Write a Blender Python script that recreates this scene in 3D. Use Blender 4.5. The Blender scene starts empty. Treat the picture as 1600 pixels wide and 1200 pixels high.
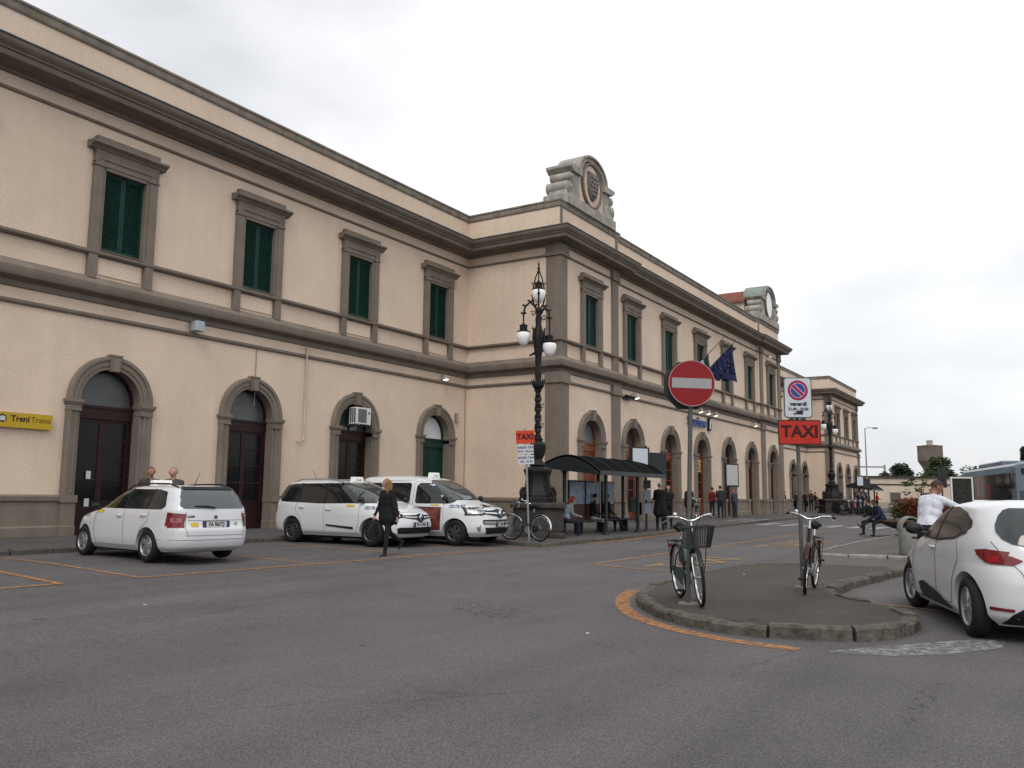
import bpy, bmesh, math, random
from mathutils import Vector, Matrix
from mathutils.geometry import delaunay_2d_cdt
random.seed(7)
S = bpy.context.scene
COL = S.collection
PI = math.pi
R = math.radians

# ------------------------------------------------------------------ camera
cd = bpy.data.cameras.new('camera'); cam = bpy.data.objects.new('camera', cd); COL.objects.link(cam)
cr = Vector((0.532161, -0.846594, 0.009137)); cu = Vector((-0.112835, -0.060223, 0.991787)); cf = Vector((0.839091, 0.528821, 0.127573))
CM = Matrix((cr, cu, -cf)).transposed().to_4x4(); CM.translation = (-31.5173, -22.3288, 1.45)
cam.matrix_world = CM
cd.sensor_width = 36; cd.lens = 30.425; cd.clip_start = .05; cd.clip_end = 6000
S.camera = cam

# ------------------------------------------------------------------ sky, sun, exposure
SUN_EL, SUN_AZ = R(48), R(208)      # azimuth measured from +X towards +Y
W = bpy.data.worlds.new('World'); S.world = W; W.use_nodes = True
nt = W.node_tree; nt.nodes.clear()
def wn(t, **k):
    n = nt.nodes.new(t)
    for a, b in k.items(): setattr(n, a, b)
    return n
out = wn('ShaderNodeOutputWorld'); mixs = wn('ShaderNodeMixShader')
b1 = wn('ShaderNodeBackground'); b2 = wn('ShaderNodeBackground')
sky = wn('ShaderNodeTexSky', sky_type='NISHITA', sun_disc=False)
sky.sun_elevation = SUN_EL; sky.sun_rotation = PI/2 - SUN_AZ
b1.inputs['Strength'].default_value = .1
nt.links.new(sky.outputs[0], b1.inputs['Color'])
tc = wn('ShaderNodeTexCoord'); mp = wn('ShaderNodeMapping'); mp.inputs['Scale'].default_value = (1, 1, 2.2); mp.inputs['Location'].default_value = (6.85, 10.55, 3.85)
nz = wn('ShaderNodeTexNoise'); nz.inputs['Scale'].default_value = 1.7; nz.inputs['Detail'].default_value = 6; nz.inputs['Roughness'].default_value = .5
rp = wn('ShaderNodeValToRGB'); rp.color_ramp.elements[0].position = .30; rp.color_ramp.elements[0].color = (.64, .65, .68, 1)
rp.color_ramp.elements[1].position = .57; rp.color_ramp.elements[1].color = (1.0, 1.0, 1.0, 1)
nt.links.new(tc.outputs['Generated'], mp.inputs[0]); nt.links.new(mp.outputs[0], nz.inputs['Vector']); nt.links.new(nz.outputs['Fac'], rp.inputs[0])
nt.links.new(rp.outputs[0], b2.inputs['Color']); b2.inputs['Strength'].default_value = .90
mixs.inputs[0].default_value = .93
nt.links.new(b1.outputs[0], mixs.inputs[1]); nt.links.new(b2.outputs[0], mixs.inputs[2]); nt.links.new(mixs.outputs[0], out.inputs[0])

sl = bpy.data.lights.new('sun', 'SUN'); sl.energy = 1.0; sl.angle = R(25); sl.color = (1, .95, .88)
so = bpy.data.objects.new('sun', sl); COL.objects.link(so)
sd = Vector((math.cos(SUN_EL)*math.cos(SUN_AZ), math.cos(SUN_EL)*math.sin(SUN_AZ), math.sin(SUN_EL)))
so.rotation_euler = sd.to_track_quat('Z', 'Y').to_euler(); so.location = (-30, -30, 40)
S.view_settings.view_transform = 'Standard'; S.view_settings.look = 'None'; S.view_settings.exposure = .42; S.view_settings.gamma = 1
S.view_settings.use_curve_mapping = False

# ------------------------------------------------------------------ materials
MT = {}
def mat(name, col, rough=.8, var=.0, scale=4, bump=0, bscale=60, metal=0, spec=.3, col2=None, detail=5, emit=None, alpha=None, trans=0, coat=0, streak=0, lo=.35, hi=.65, grain=0, gscale=55):
    if name in MT: return MT[name]
    m = bpy.data.materials.new(name); m.use_nodes = True; MT[name] = m
    t = m.node_tree; p = t.nodes['Principled BSDF']
    c = tuple(col)+(1,)
    p.inputs['Base Color'].default_value = c; p.inputs['Roughness'].default_value = rough; p.inputs['Metallic'].default_value = metal
    p.inputs['Specular IOR Level'].default_value = spec
    if coat: p.inputs['Coat Weight'].default_value = coat; p.inputs['Coat Roughness'].default_value = .06
    if trans: p.inputs['Transmission Weight'].default_value = trans
    if alpha is not None: p.inputs['Alpha'].default_value = alpha
    if emit: p.inputs['Emission Color'].default_value = tuple(emit[:3])+(1,); p.inputs['Emission Strength'].default_value = emit[3]
    L = t.links.new
    geo = t.nodes.new('ShaderNodeNewGeometry') if (var or col2 or bump or streak) else None
    src = None
    if var or col2:
        n = t.nodes.new('ShaderNodeTexNoise'); n.inputs['Scale'].default_value = scale; n.inputs['Detail'].default_value = detail; n.inputs['Roughness'].default_value = .6
        L(geo.outputs['Position'], n.inputs['Vector'])
        r = t.nodes.new('ShaderNodeValToRGB'); r.color_ramp.elements[0].position = lo; r.color_ramp.elements[1].position = hi
        a = col2 if col2 else tuple(x*(1-var) for x in col); b = col if col2 else tuple(min(1, x*(1+var)) for x in col)
        r.color_ramp.elements[0].color = tuple(a)+(1,); r.color_ramp.elements[1].color = tuple(b)+(1,)
        L(n.outputs['Fac'], r.inputs[0]); src = r.outputs[0]
    if streak:
        mp = t.nodes.new('ShaderNodeMapping'); mp.inputs['Scale'].default_value = (2.2, 2.2, .16); L(geo.outputs['Position'], mp.inputs[0])
        n = t.nodes.new('ShaderNodeTexNoise'); n.inputs['Scale'].default_value = 1.3; n.inputs['Detail'].default_value = 7; L(mp.outputs[0], n.inputs['Vector'])
        r = t.nodes.new('ShaderNodeValToRGB'); r.color_ramp.elements[0].position = .36; r.color_ramp.elements[1].position = .56
        k = 1-streak; r.color_ramp.elements[0].color = (k, k, k*.97, 1); r.color_ramp.elements[1].color = (1, 1, 1, 1)
        L(n.outputs['Fac'], r.inputs[0])
        mx = t.nodes.new('ShaderNodeMix'); mx.data_type = 'RGBA'; mx.blend_type = 'MULTIPLY'; mx.inputs['Factor'].default_value = 1
        if src: L(src, mx.inputs[6])
        else: mx.inputs[6].default_value = c
        L(r.outputs[0], mx.inputs[7]); src = mx.outputs[2]
    if grain:
        n = t.nodes.new('ShaderNodeTexNoise'); n.inputs['Scale'].default_value = gscale; n.inputs['Detail'].default_value = 2; n.inputs['Roughness'].default_value = .8; L(geo.outputs['Position'], n.inputs['Vector'])
        r = t.nodes.new('ShaderNodeValToRGB'); r.color_ramp.elements[0].position = .3; r.color_ramp.elements[1].position = .7
        r.color_ramp.elements[0].color = (1-grain,)*3+(1,); r.color_ramp.elements[1].color = (1+grain,)*3+(1,); L(n.outputs['Fac'], r.inputs[0])
        mx = t.nodes.new('ShaderNodeMix'); mx.data_type = 'RGBA'; mx.blend_type = 'MULTIPLY'; mx.inputs['Factor'].default_value = 1
        if src: L(src, mx.inputs[6])
        else: mx.inputs[6].default_value = c
        L(r.outputs[0], mx.inputs[7]); src = mx.outputs[2]
    if src: L(src, p.inputs['Base Color'])
    if bump:
        n2 = t.nodes.new('ShaderNodeTexNoise'); n2.inputs['Scale'].default_value = bscale; n2.inputs['Detail'].default_value = 3
        L(geo.outputs['Position'], n2.inputs['Vector'])
        b = t.nodes.new('ShaderNodeBump'); b.inputs['Strength'].default_value = bump; b.inputs['Distance'].default_value = .02
        L(n2.outputs['Fac'], b.inputs['Height']); L(b.outputs[0], p.inputs['Normal'])
    return m

stucco = mat('cream_stucco', (.66, .53, .425), .92, .06, .45, .7, 40, streak=.03, grain=.20, gscale=30)
trim = mat('grey_brown_stone', (.186, .156, .129), .88, .10, 1.6, .3, 25, streak=.09, grain=.15)
trimd = mat('stone_weathered', (.34, .32, .285), .9, .22, 2.2, .4, 20, streak=.25)
leadm = mat('lead_flashing', (.09, .095, .1), .55, .2, 3)
tile_m = mat('red_roof_tile', (.22, .085, .06), .9, .3, 6)
shut = mat('green_shutter', (.005, .036, .028), .5, .2, 5, spec=.25)
shut2 = mat('green_shutter_faded', (.009, .044, .037), .6, .2, 5)
doorred = mat('red_brown_door', (.07, .015, .009), .5, .3, 5)
doordark = mat('dark_red_door', (.020, .005, .005), .5, .3, 5)
doororange = mat('varnished_orange_door', (.17, .045, .02), .45, .3, 7)
glassd = mat('dark_door_glass', (.006, .006, .007), .2, spec=.22)
fanpale = mat('pale_fanlight', (.065, .072, .076), .3, .25, 2, spec=.5)
fanwhite = mat('white_fanlight', (.72, .74, .76), .35)
white = mat('white_paint', (.78, .79, .8), .5)
black = mat('black_iron', (.012, .012, .014), .5, spec=.4)
rubber = mat('rubber', (.012, .012, .012), .85)
chrome = mat('chrome', (.75, .76, .78), .18, metal=1)
steel = mat('galvanised_steel', (.30, .31, .32), .5, .1, 8, metal=.6)
globe = mat('opal_globe', (.82, .83, .84), .25, emit=(1, 1, 1, .02))
yellowm = mat('yellow_sign', (.46, .30, .014), .5, .05, 3)
redm = mat('sign_red', (.215, .004, .008), .45)
orangem = mat('taxi_orange', (.62, .045, .012), .5, .05, 5)
bluem = mat('sign_blue', (.015, .05, .25), .45)
signwhite = mat('sign_white', (.50, .53, .57), .5)
inkm = mat('black_ink', (.012, .012, .014), .6)
greym = mat('grey_plastic', (.25, .26, .27), .6)
aluw = mat('white_enamel', (.62, .63, .62), .45, .06, 3)
lampglow = mat('lit_lamp', (.9, .8, .6), .4, emit=(1, .86, .6, 2.2))
skinm = mat('skin', (.42, .24, .17), .6)

# asphalt: two colours plus fine aggregate
def asphalt(name, c, warm, sc=1.0):
    m = bpy.data.materials.new(name); m.use_nodes = True; t = m.node_tree; p = t.nodes['Principled BSDF']; L = t.links.new
    geo = t.nodes.new('ShaderNodeNewGeometry')
    def noise(s, d=4, r=.6):
        n = t.nodes.new('ShaderNodeTexNoise'); n.inputs['Scale'].default_value = s; n.inputs['Detail'].default_value = d; n.inputs['Roughness'].default_value = r
        L(geo.outputs['Position'], n.inputs['Vector']); return n.outputs['Fac']
    def ramp(f, p0, c0, p1, c1):
        r = t.nodes.new('ShaderNodeValToRGB'); e = r.color_ramp.elements; e[0].position = p0; e[0].color = tuple(c0)+(1,); e[1].position = p1; e[1].color = tuple(c1)+(1,)
        L(f, r.inputs[0]); return r.outputs[0]
    def mul(a, b):
        x = t.nodes.new('ShaderNodeMix'); x.data_type = 'RGBA'; x.blend_type = 'MULTIPLY'; x.inputs['Factor'].default_value = 1; L(a, x.inputs[6]); L(b, x.inputs[7]); return x.outputs[2]
    base = ramp(noise(.16*sc, 5), .36, c, .64, warm)
    big = ramp(noise(.55*sc, 6, .65), .3, (.86, .85, .87), .62, (1.09, 1.07, 1.06))
    mid = ramp(noise(14, 4, .75), .3, (.80, .80, .80), .7, (1.16, 1.16, 1.16))
    fine = ramp(noise(55, 3, .85), .32, (.36, .36, .37), .68, (1.7, 1.68, 1.68))
    spots = ramp(noise(1.9, 2), .245, (.55, .55, .55), .285, (1, 1, 1))
    vo = t.nodes.new('ShaderNodeTexVoronoi'); vo.feature = 'DISTANCE_TO_EDGE'; vo.inputs['Scale'].default_value = .33
    wob = t.nodes.new('ShaderNodeMix'); wob.data_type = 'VECTOR'; wob.inputs['Factor'].default_value = .35
    nv = t.nodes.new('ShaderNodeTexNoise'); nv.inputs['Scale'].default_value = 1.6; nv.inputs['Detail'].default_value = 5; L(geo.outputs['Position'], nv.inputs['Vector'])
    L(geo.outputs['Position'], wob.inputs[4]); L(nv.outputs['Color'], wob.inputs[5]); L(wob.outputs[1], vo.inputs['Vector'])
    ck = ramp(vo.outputs['Distance'], .0015, (.0, .0, .0), .006, (1, 1, 1)); msk = ramp(noise(.23, 3), .50, (1, 1, 1), .56, (.0, .0, .0))
    sc_ = t.nodes.new('ShaderNodeMix'); sc_.data_type = 'RGBA'; sc_.blend_type = 'SCREEN'; sc_.inputs['Factor'].default_value = 1; L(ck, sc_.inputs[6]); L(msk, sc_.inputs[7])
    cr_ = ramp(sc_.outputs[2], .0, (.80, .79, .79), 1.0, (1, 1, 1))
    tyre = t.nodes.new('ShaderNodeMapping'); tyre.inputs['Rotation'].default_value = (0, 0, -.12); tyre.inputs['Scale'].default_value = (.03, .8, 1); L(geo.outputs['Position'], tyre.inputs[0])
    tn = t.nodes.new('ShaderNodeTexNoise'); tn.inputs['Scale'].default_value = 1.5; tn.inputs['Detail'].default_value = 4; L(tyre.outputs[0], tn.inputs['Vector'])
    trk = ramp(tn.outputs['Fac'], .35, (.88, .88, .89), .62, (1.05, 1.05, 1.04))
    L(mul(mul(mul(mul(mul(mul(base, big), mid), fine), spots), cr_), trk), p.inputs['Base Color'])
    p.inputs['Roughness'].default_value = .86; p.inputs['Specular IOR Level'].default_value = .25
    b = t.nodes.new('ShaderNodeBump'); b.inputs['Strength'].default_value = .5; b.inputs['Distance'].default_value = .008
    L(noise(120, 2), b.inputs['Height']); L(b.outputs[0], p.inputs['Normal'])
    return m
road_m = asphalt('road_asphalt', (.096, .092, .096), (.110, .105, .107))
pave_m = asphalt('pavement_asphalt', (.076, .072, .075), (.09, .085, .086))
isle_m = asphalt('island_asphalt', (.058, .050, .043), (.073, .063, .054))
isle2_m = asphalt('island_asphalt_pale', (.084, .078, .073), (.104, .096, .09))
kerb_m = mat('kerb_stone', (.092, .082, .070), .92, .4, 7, .9, 22)
def worn(name, col, under, thr):
    m = bpy.data.materials.new(name); m.use_nodes = True; t = m.node_tree; p = t.nodes['Principled BSDF']; L = t.links.new
    geo = t.nodes.new('ShaderNodeNewGeometry'); n = t.nodes.new('ShaderNodeTexNoise'); n.inputs['Scale'].default_value = 9; n.inputs['Detail'].default_value = 8; n.inputs['Roughness'].default_value = .75
    L(geo.outputs['Position'], n.inputs['Vector']); r = t.nodes.new('ShaderNodeValToRGB'); e = r.color_ramp.elements
    e[0].position = thr-.12; e[0].color = (0,0,0,1); e[1].position = thr+.10; e[1].color = (1,1,1,1); L(n.outputs['Fac'], r.inputs[0]); L(r.outputs[0], p.inputs['Alpha']); p.inputs['Base Color'].default_value = tuple(col)+(1,); p.inputs['Roughness'].default_value = .85; p.inputs['Specular IOR Level'].default_value = .2
    return m
orange_paint = worn('orange_road_paint', (.38, .19, .085), (.125, .105, .095), .47)
yellow_paint = worn('yellow_road_paint', (.42, .27, .12), (.10, .09, .08), .50)
white_paint = worn('white_road_paint', (.42, .42, .42), (.10, .095, .09), .47)

# ------------------------------------------------------------------ mesh helpers
class MB:
    def __init__(s): s.v = []; s.f = []; s.m = []; s.M = None
    def add(s, vs, fs, mi=0):
        o = len(s.v)
        for q in vs:
            q = Vector(q); s.v.append(s.M @ q if s.M else q)
        for q in fs: s.f.append([i+o for i in q]); s.m.append(mi)
        return s
    def box(s, x0, x1, y0, y1, z0, z1, mi=0):
        return s.add([(x0,y0,z0),(x1,y0,z0),(x1,y1,z0),(x0,y1,z0),(x0,y0,z1),(x1,y0,z1),(x1,y1,z1),(x0,y1,z1)],
              [(0,3,2,1),(4,5,6,7),(0,1,5,4),(1,2,6,5),(2,3,7,6),(3,0,4,7)], mi)
    def bbox(s, x0, x1, y0, y1, z0, z1, b=.02, mi=0):   # box with chamfered top and vertical edges
        a = [(x0+b,y0),(x1-b,y0),(x1,y0+b),(x1,y1-b),(x1-b,y1),(x0+b,y1),(x0,y1-b),(x0,y0+b)]
        c = [(x0+2*b,y0+b),(x1-2*b,y0+b),(x1-b,y0+2*b),(x1-b,y1-2*b),(x1-2*b,y1-b),(x0+2*b,y1-b),(x0+b,y1-2*b),(x0+b,y0+2*b)]
        vs = [(p[0],p[1],z0) for p in a]+[(p[0],p[1],z1-b) for p in a]+[(p[0],p[1],z1) for p in c]
        fs = [tuple(range(7,-1,-1)), tuple(range(16,24))]
        for k in range(8):
            j = (k+1) % 8; fs += [(k,j,8+j,8+k),(8+k,8+j,16+j,16+k)]
        return s.add(vs, fs, mi)
    def cyl(s, p0, p1, r0, r1=None, n=12, caps=True, mi=0):
        r1 = r0 if r1 is None else r1; p0 = Vector(p0); p1 = Vector(p1); d = (p1-p0)
        q = d.to_track_quat('Z', 'Y') if d.length > 1e-9 else Vector((0,0,1)).to_track_quat('Z','Y')
        vs = []
        for p, r in ((p0, r0), (p1, r1)):
            for k in range(n):
                a = 2*PI*k/n; vs.append(p+q @ Vector((r*math.cos(a), r*math.sin(a), 0)))
        fs = [(k,(k+1)%n,n+(k+1)%n,n+k) for k in range(n)]
        if caps: fs += [tuple(range(n-1,-1,-1)), tuple(range(n,2*n))]
        return s.add(vs, fs, mi)
    def tube(s, pts, r, n=8, closed=False, caps=True, mi=0):
        pts = [Vector(p) for p in pts]; N = len(pts); rs = r if isinstance(r, (list, tuple)) else [r]*N
        T = []
        for i in range(N):
            a = pts[(i-1) % N] if (closed or i) else pts[i]; b = pts[(i+1) % N] if (closed or i < N-1) else pts[i]
            d = b-a; T.append(d.normalized() if d.length > 1e-9 else Vector((0,0,1)))
        up = Vector((0,0,1)) if abs(T[0].z) < .9 else Vector((1,0,0))
        nrm = (up-T[0]*up.dot(T[0])).normalized(); vs = []
        for i in range(N):
            nrm = nrm-T[i]*nrm.dot(T[i]); nrm = nrm.normalized() if nrm.length > 1e-6 else T[i].orthogonal().normalized()
            bi = T[i].cross(nrm)
            for k in range(n):
                a = 2*PI*k/n; vs.append(pts[i]+(nrm*math.cos(a)+bi*math.sin(a))*rs[i])
        fs = []
        for i in range(N if closed else N-1):
            j = (i+1) % N
            for k in range(n): fs.append((i*n+k, i*n+(k+1)%n, j*n+(k+1)%n, j*n+k))
        if caps and not closed: fs += [tuple(range(n-1,-1,-1)), tuple(range((N-1)*n, N*n))]
        return s.add(vs, fs, mi)
    def lathe(s, prof, n=20, c=(0,0,0), mi=0, sq=1):
        c = Vector(c); vs = []; fs = []
        for r, z in prof:
            for k in range(n):
                a = 2*PI*k/n+(PI/n if n <= 8 else 0); vs.append(c+Vector((r*math.cos(a), r*math.sin(a)*sq, z)))
        for i in range(len(prof)-1):
            for k in range(n): fs.append((i*n+k, i*n+(k+1)%n, (i+1)*n+(k+1)%n, (i+1)*n+k))
        fs += [tuple(range(n-1,-1,-1)), tuple(range((len(prof)-1)*n, len(prof)*n))]
        return s.add(vs, fs, mi)
    def sphere(s, c, r, n=14, m=9, mi=0):
        r = (r,r,r) if not isinstance(r, (tuple, list)) else r; c = Vector(c); vs = [c+Vector((0,0,-r[2]))]; fs = []
        for i in range(1, m):
            t = -PI/2+PI*i/m
            for k in range(n):
                a = 2*PI*k/n; vs.append(c+Vector((r[0]*math.cos(t)*math.cos(a), r[1]*math.cos(t)*math.sin(a), r[2]*math.sin(t))))
        vs.append(c+Vector((0,0,r[2]))); e = len(vs)-1
        for k in range(n):
            fs.append((0, 1+(k+1)%n, 1+k)); fs.append((e, 1+(m-2)*n+k, 1+(m-2)*n+(k+1)%n))
        for i in range(m-2):
            for k in range(n): fs.append((1+i*n+k, 1+i*n+(k+1)%n, 1+(i+1)*n+(k+1)%n, 1+(i+1)*n+k))
        return s.add(vs, fs, mi)
    def prism(s, poly, y0, y1, mi=0, axis='y'):     # poly of (a,b) extruded along an axis
        n = len(poly)
        def P(a, b, y): return (a,y,b) if axis == 'y' else ((a,b,y) if axis == 'z' else (y,a,b))
        vs = [P(a,b,y0) for a,b in poly]+[P(a,b,y1) for a,b in poly]
        fs = [tuple(range(n)), tuple(range(2*n-1,n-1,-1))]+[(k,n+k,n+(k+1)%n,(k+1)%n) for k in range(n)]
        return s.add(vs, fs, mi)
    def sweep(s, prof, path, closed=False, mi=0):   # prof (d,z) swept along plan path, d to the right-hand side of travel
        path = [Vector((p[0],p[1],0)) for p in path]; N = len(path); vs = []; m = len(prof)
        for i in range(N):
            def nr(a, b):
                d = (b-a).normalized(); return Vector((d.y, -d.x, 0))
            if i == 0: o = nr(path[0], path[1])
            elif i == N-1: o = nr(path[-2], path[-1])
            else:
                a = nr(path[i-1], path[i]); b = nr(path[i], path[i+1]); o = (a+b)/(1+a.dot(b))
            for d, z in prof: vs.append(path[i]+o*d+Vector((0,0,z)))
        fs = []
        for i in range(N-1):
            for k in range(m-1): fs.append((i*m+k, (i+1)*m+k, (i+1)*m+k+1, i*m+k+1))
        fs += [tuple(range(m)), tuple(range(N*m-1, (N-1)*m-1, -1))]
        return s.add(vs, fs, mi)
    def mesh(s, name, mats, smooth=None):
        me = bpy.data.meshes.new(name); me.from_pydata([tuple(v) for v in s.v], [], s.f)
        for m in (mats if isinstance(mats, (list, tuple)) else [mats]): me.materials.append(m)
        if any(s.m): me.polygons.foreach_set('material_index', s.m)
        bm = bmesh.new(); bm.from_mesh(me); bmesh.ops.recalc_face_normals(bm, faces=bm.faces); bm.to_mesh(me); bm.free()
        if smooth is not None: me.shade_smooth(); me.set_sharp_from_angle(angle=R(smooth))
        me.update(); return me
    def build(s, name, mats, parent=None, smooth=None, loc=None):
        return link(name, s.mesh(name, mats, smooth), parent, loc)
def link(name, me, parent=None, loc=None, rz=0):
    o = bpy.data.objects.new(name, me); COL.objects.link(o)
    if parent: o.parent = parent
    if loc is not None: o.location = loc
    if rz: o.rotation_euler = (0,0,rz)
    return o
def tag(o, label=None, cat=None, group=None, kind=None):
    if label: o['label'] = label
    if cat: o['category'] = cat
    if group: o['group'] = group
    if kind: o['kind'] = kind
    return o
def thing(name, label, cat, loc=(0,0,0), rz=0, group=None):
    o = bpy.data.objects.new(name, None); COL.objects.link(o); o.location = loc; o.rotation_euler = (0,0,rz); o.empty_display_size = .2
    return tag(o, label, cat, group)
def copy_tree(o, parent=None):
    c = o.copy(); COL.objects.link(c); c.parent = parent
    for ch in list(o.children): copy_tree(ch, c)
    return c
def fill(poly, mapf, step=.1, holes=()):             # triangulated patch of a 2-D polygon mapped to 3-D
    def dens(pl):
        r = []
        for i in range(len(pl)):
            a = Vector(pl[i]); b = Vector(pl[(i+1) % len(pl)]); k = max(1, int((b-a).length/step+.5))
            r += [a.lerp(b, j/k) for j in range(k)]
        return r
    b = dens(poly); vs = list(b); fc = [list(range(len(b)))]
    def inside(x, y):
        c = False; j = len(b)-1
        for i in range(len(b)):
            if (b[i].y > y) != (b[j].y > y) and x < (b[j].x-b[i].x)*(y-b[i].y)/(b[j].y-b[i].y)+b[i].x: c = not c
            j = i
        return c
    x0 = min(p.x for p in b); x1 = max(p.x for p in b); y0 = min(p.y for p in b); y1 = max(p.y for p in b)
    x = x0+step*.5
    while x < x1:
        y = y0+step*.5
        while y < y1:
            if inside(x, y) and min((Vector((x,y))-q).length for q in b) > step*.35: vs.append(Vector((x,y)))
            y += step
        x += step
    r = delaunay_2d_cdt([Vector((q[0],q[1])) for q in vs], [], fc, 1, 1e-6)
    return [mapf(q.x, q.y) for q in r[0]], [list(q) for q in r[2]]
def text_mb(body, size, depth, bold=0., ax='CENTER'):
    cu_ = bpy.data.curves.new('t', 'FONT'); cu_.body = body; cu_.size = size; cu_.extrude = depth; cu_.offset = bold; cu_.align_x = ax; cu_.align_y = 'CENTER'; cu_.resolution_u = 3
    o = bpy.data.objects.new('t', cu_); COL.objects.link(o); dg = bpy.context.evaluated_depsgraph_get(); me = bpy.data.meshes.new_from_object(o.evaluated_get(dg))
    vs = [v.co.copy() for v in me.vertices]; fs = [list(p.vertices) for p in me.polygons]
    bpy.data.objects.remove(o); bpy.data.curves.remove(cu_); bpy.data.meshes.remove(me)
    return vs, fs
def put_text(mb, body, size, M, depth=.004, bold=0., mi=0, sx=1.0, ax='CENTER'):   # M maps text plane (x right, y up, z out)
    vs, fs = text_mb(body, size, depth, bold, ax)
    old = mb.M; mb.M = None; mb.add([M @ Vector((v.x*sx, v.y, v.z)) for v in vs], fs, mi); mb.M = old
def gz(y):
    t = min(max((y+15.)/8., 0), 1); return .17*t
# ------------------------------------------------------------------ ground
g = MB(); xs = [-900, -60, 0, 100, 1600]; ys = [-900, -60, -15, -7, 60, 1500]
for y in ys:
    for x in xs: g.v.append(Vector((x, y, gz(y))))
for i in range(len(ys)-1):
    for j in range(len(xs)-1): g.f.append([i*5+j, i*5+j+1, (i+1)*5+j+1, (i+1)*5+j]); g.m.append(0)
tag(g.build('road', road_m), 'grey asphalt road and forecourt in front of the station', None, kind='structure')

def kerb_run(path, parent, mat_, spacing=1.0, w=.17, h=.125, lift=0., jit=.01, closed=False, rng=random.Random(3)):
    pts = [Vector((p[0], p[1])) for p in path]
    if closed: pts.append(pts[0])
    seg = [(pts[i+1]-pts[i]).length for i in range(len(pts)-1)]; tot = sum(seg); n = max(1, round(tot/spacing))
    def at(s):
        s = max(0, min(tot-1e-6, s)); i = 0
        while s > seg[i]: s -= seg[i]; i += 1
        return pts[i].lerp(pts[i+1], s/seg[i])
    def nrm(s):
        d = (at(min(tot, s+.12))-at(max(0, s-.12))).normalized(); return Vector((-d.y, d.x))   # left of travel = inside
    cuts = [tot*i/n + (rng.uniform(-.18, .18)*spacing if 0 < i < n else 0) for i in range(n+1)]
    for i in range(n):
        a, b = cuts[i]+.017, cuts[i+1]-.017; k = 3 if spacing < 2 else 2; rows = []
        hh = h+rng.uniform(-jit, jit)*.8; off = rng.uniform(-jit, jit); ch = .022+rng.uniform(0, .02)
        mb = MB(); sec = 5
        for j in range(k+1):
            s = a+(b-a)*j/k; p = at(s); q = nrm(s); e = (1 if j in (0, k) else 0)
            z = gz(p.y)
            for d, zz in ((off, z-.06), (off+e*.008, z+hh-ch+lift), (off+ch+e*.008, z+hh+lift-e*.006), (w, z+hh+lift-e*.004), (w, z-.06)):
                mb.v.append(Vector((p.x+q.x*d+rng.uniform(-1,1)*jit*.35, p.y+q.y*d+rng.uniform(-1,1)*jit*.35, zz+rng.uniform(-1,1)*jit*.3)))
        for j in range(k):
            for c in range(sec-1): mb.f.append([j*5+c, (j+1)*5+c, (j+1)*5+c+1, j*5+c+1]); mb.m.append(0)
        mb.f += [[0,1,2,3,4], [k*5+c for c in (4,3,2,1,0)]]; mb.m += [0, 0]
        mb.build('kerbstone', mat_, parent)
def slab(name, poly, z, m, step, skirt=.2):
    vs, fs = fill(poly, lambda x, y: Vector((x, y, gz(y)+z)), step); mb = MB(); mb.add(vs, fs)
    n = len(poly); mb.add([(x, y, gz(y)+z) for x, y in poly]+[(x, y, gz(y)-skirt) for x, y in poly], [(k, (k+1) % n, n+(k+1) % n, n+k) for k in range(n)])
    o = mb.build(name, m); return tag(o, kind='structure')
def offs(path, d):                                  # offset an open/closed path to its left
    r = []; n = len(path)
    for i in range(n):
        a = Vector(path[max(0, i-1)]); b = Vector(path[min(n-1, i+1)]); t = (b-a).normalized(); r.append((path[i][0]-t.y*d, path[i][1]+t.x*d))
    return r
PK = [(-60,-4.6),(-12.2,-4.6),(-11.5,-4.8),(-11.28,-5.4),(-11.25,-9.0),(-11.4,-9.7),(-11.62,-10.15),(-11.6,-10.5),(-11.2,-10.68),(-10.2,-10.64),(-9.2,-10.62),(-7.04,-10.67),(-3.5,-10.4),(0,-10.03),(8,-9.3),(16.5,-8.7),(26,-8.3),(35.8,-8.0),(48,-8.3),(66,-8.6),(84,-8.8)]
pav = slab('pavement', offs(PK, .16)+[(84,3),(-60,3)], .12, pave_m, 1.6)
pav['label'] = 'asphalt station pavement running along the building with stone kerb'
kerb_dark = mat('kerb_dark', (.085,.078,.07), .9, .2, 5)
kerb_run([(-31,-4.6)]+PK[1:17], pav, kerb_dark, 1.1)
ISL = [(-18.19,-16.85),(-19.08,-16.93),(-20.0,-17.18),(-20.6,-17.47),(-21.05,-17.77),(-21.5,-18.12),(-21.85,-18.47),(-22.05,-18.78),(-22.18,-19.1),(-22.27,-19.58),(-22.19,-20.07),(-21.93,-20.56),(-21.6,-20.78),(-21.17,-20.88),(-20.54,-20.92),(-19.61,-20.51),(-18.98,-19.92),(-18.12,-19.43),(-16.33,-19.38),(-13.16,-19.72),(-12.7,-19.2),(-13.0,-17.8),(-13.6,-17.0),(-14.64,-16.72)]
isl = slab('traffic_island', offs(ISL+[ISL[0]], .14)[:-1], .122, isle_m, .9)
isl['label'] = 'raised teardrop traffic island with brown asphalt and stone kerb'
kerb_run(ISL[:20], isl, kerb_m, .78, .17, .135, jit=.024, rng=random.Random(11))
kerb_run([ISL[19]]+ISL[20:]+[ISL[0]], isl, kerb_m, 1.0, .17, .125)
IS2 = [(-8.64,-16.78),(-8.85,-18),(-8.6,-19.1),(-8.4,-24),(-6,-26),(10,-26),(12,-18),(9,-17),(5,-16.9),(-2.1,-16.7)]
isl2 = slab('planted_island', offs(IS2+[IS2[0]], .11)[:-1], .085, isle2_m, 1.5); isl2['label'] = 'second paved island with the round planter'
kerb_run(IS2[:4], isl2, mat('kerb_pale', (.24,.225,.20), .9, .2, 5), .9, .14, .095)
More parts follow.
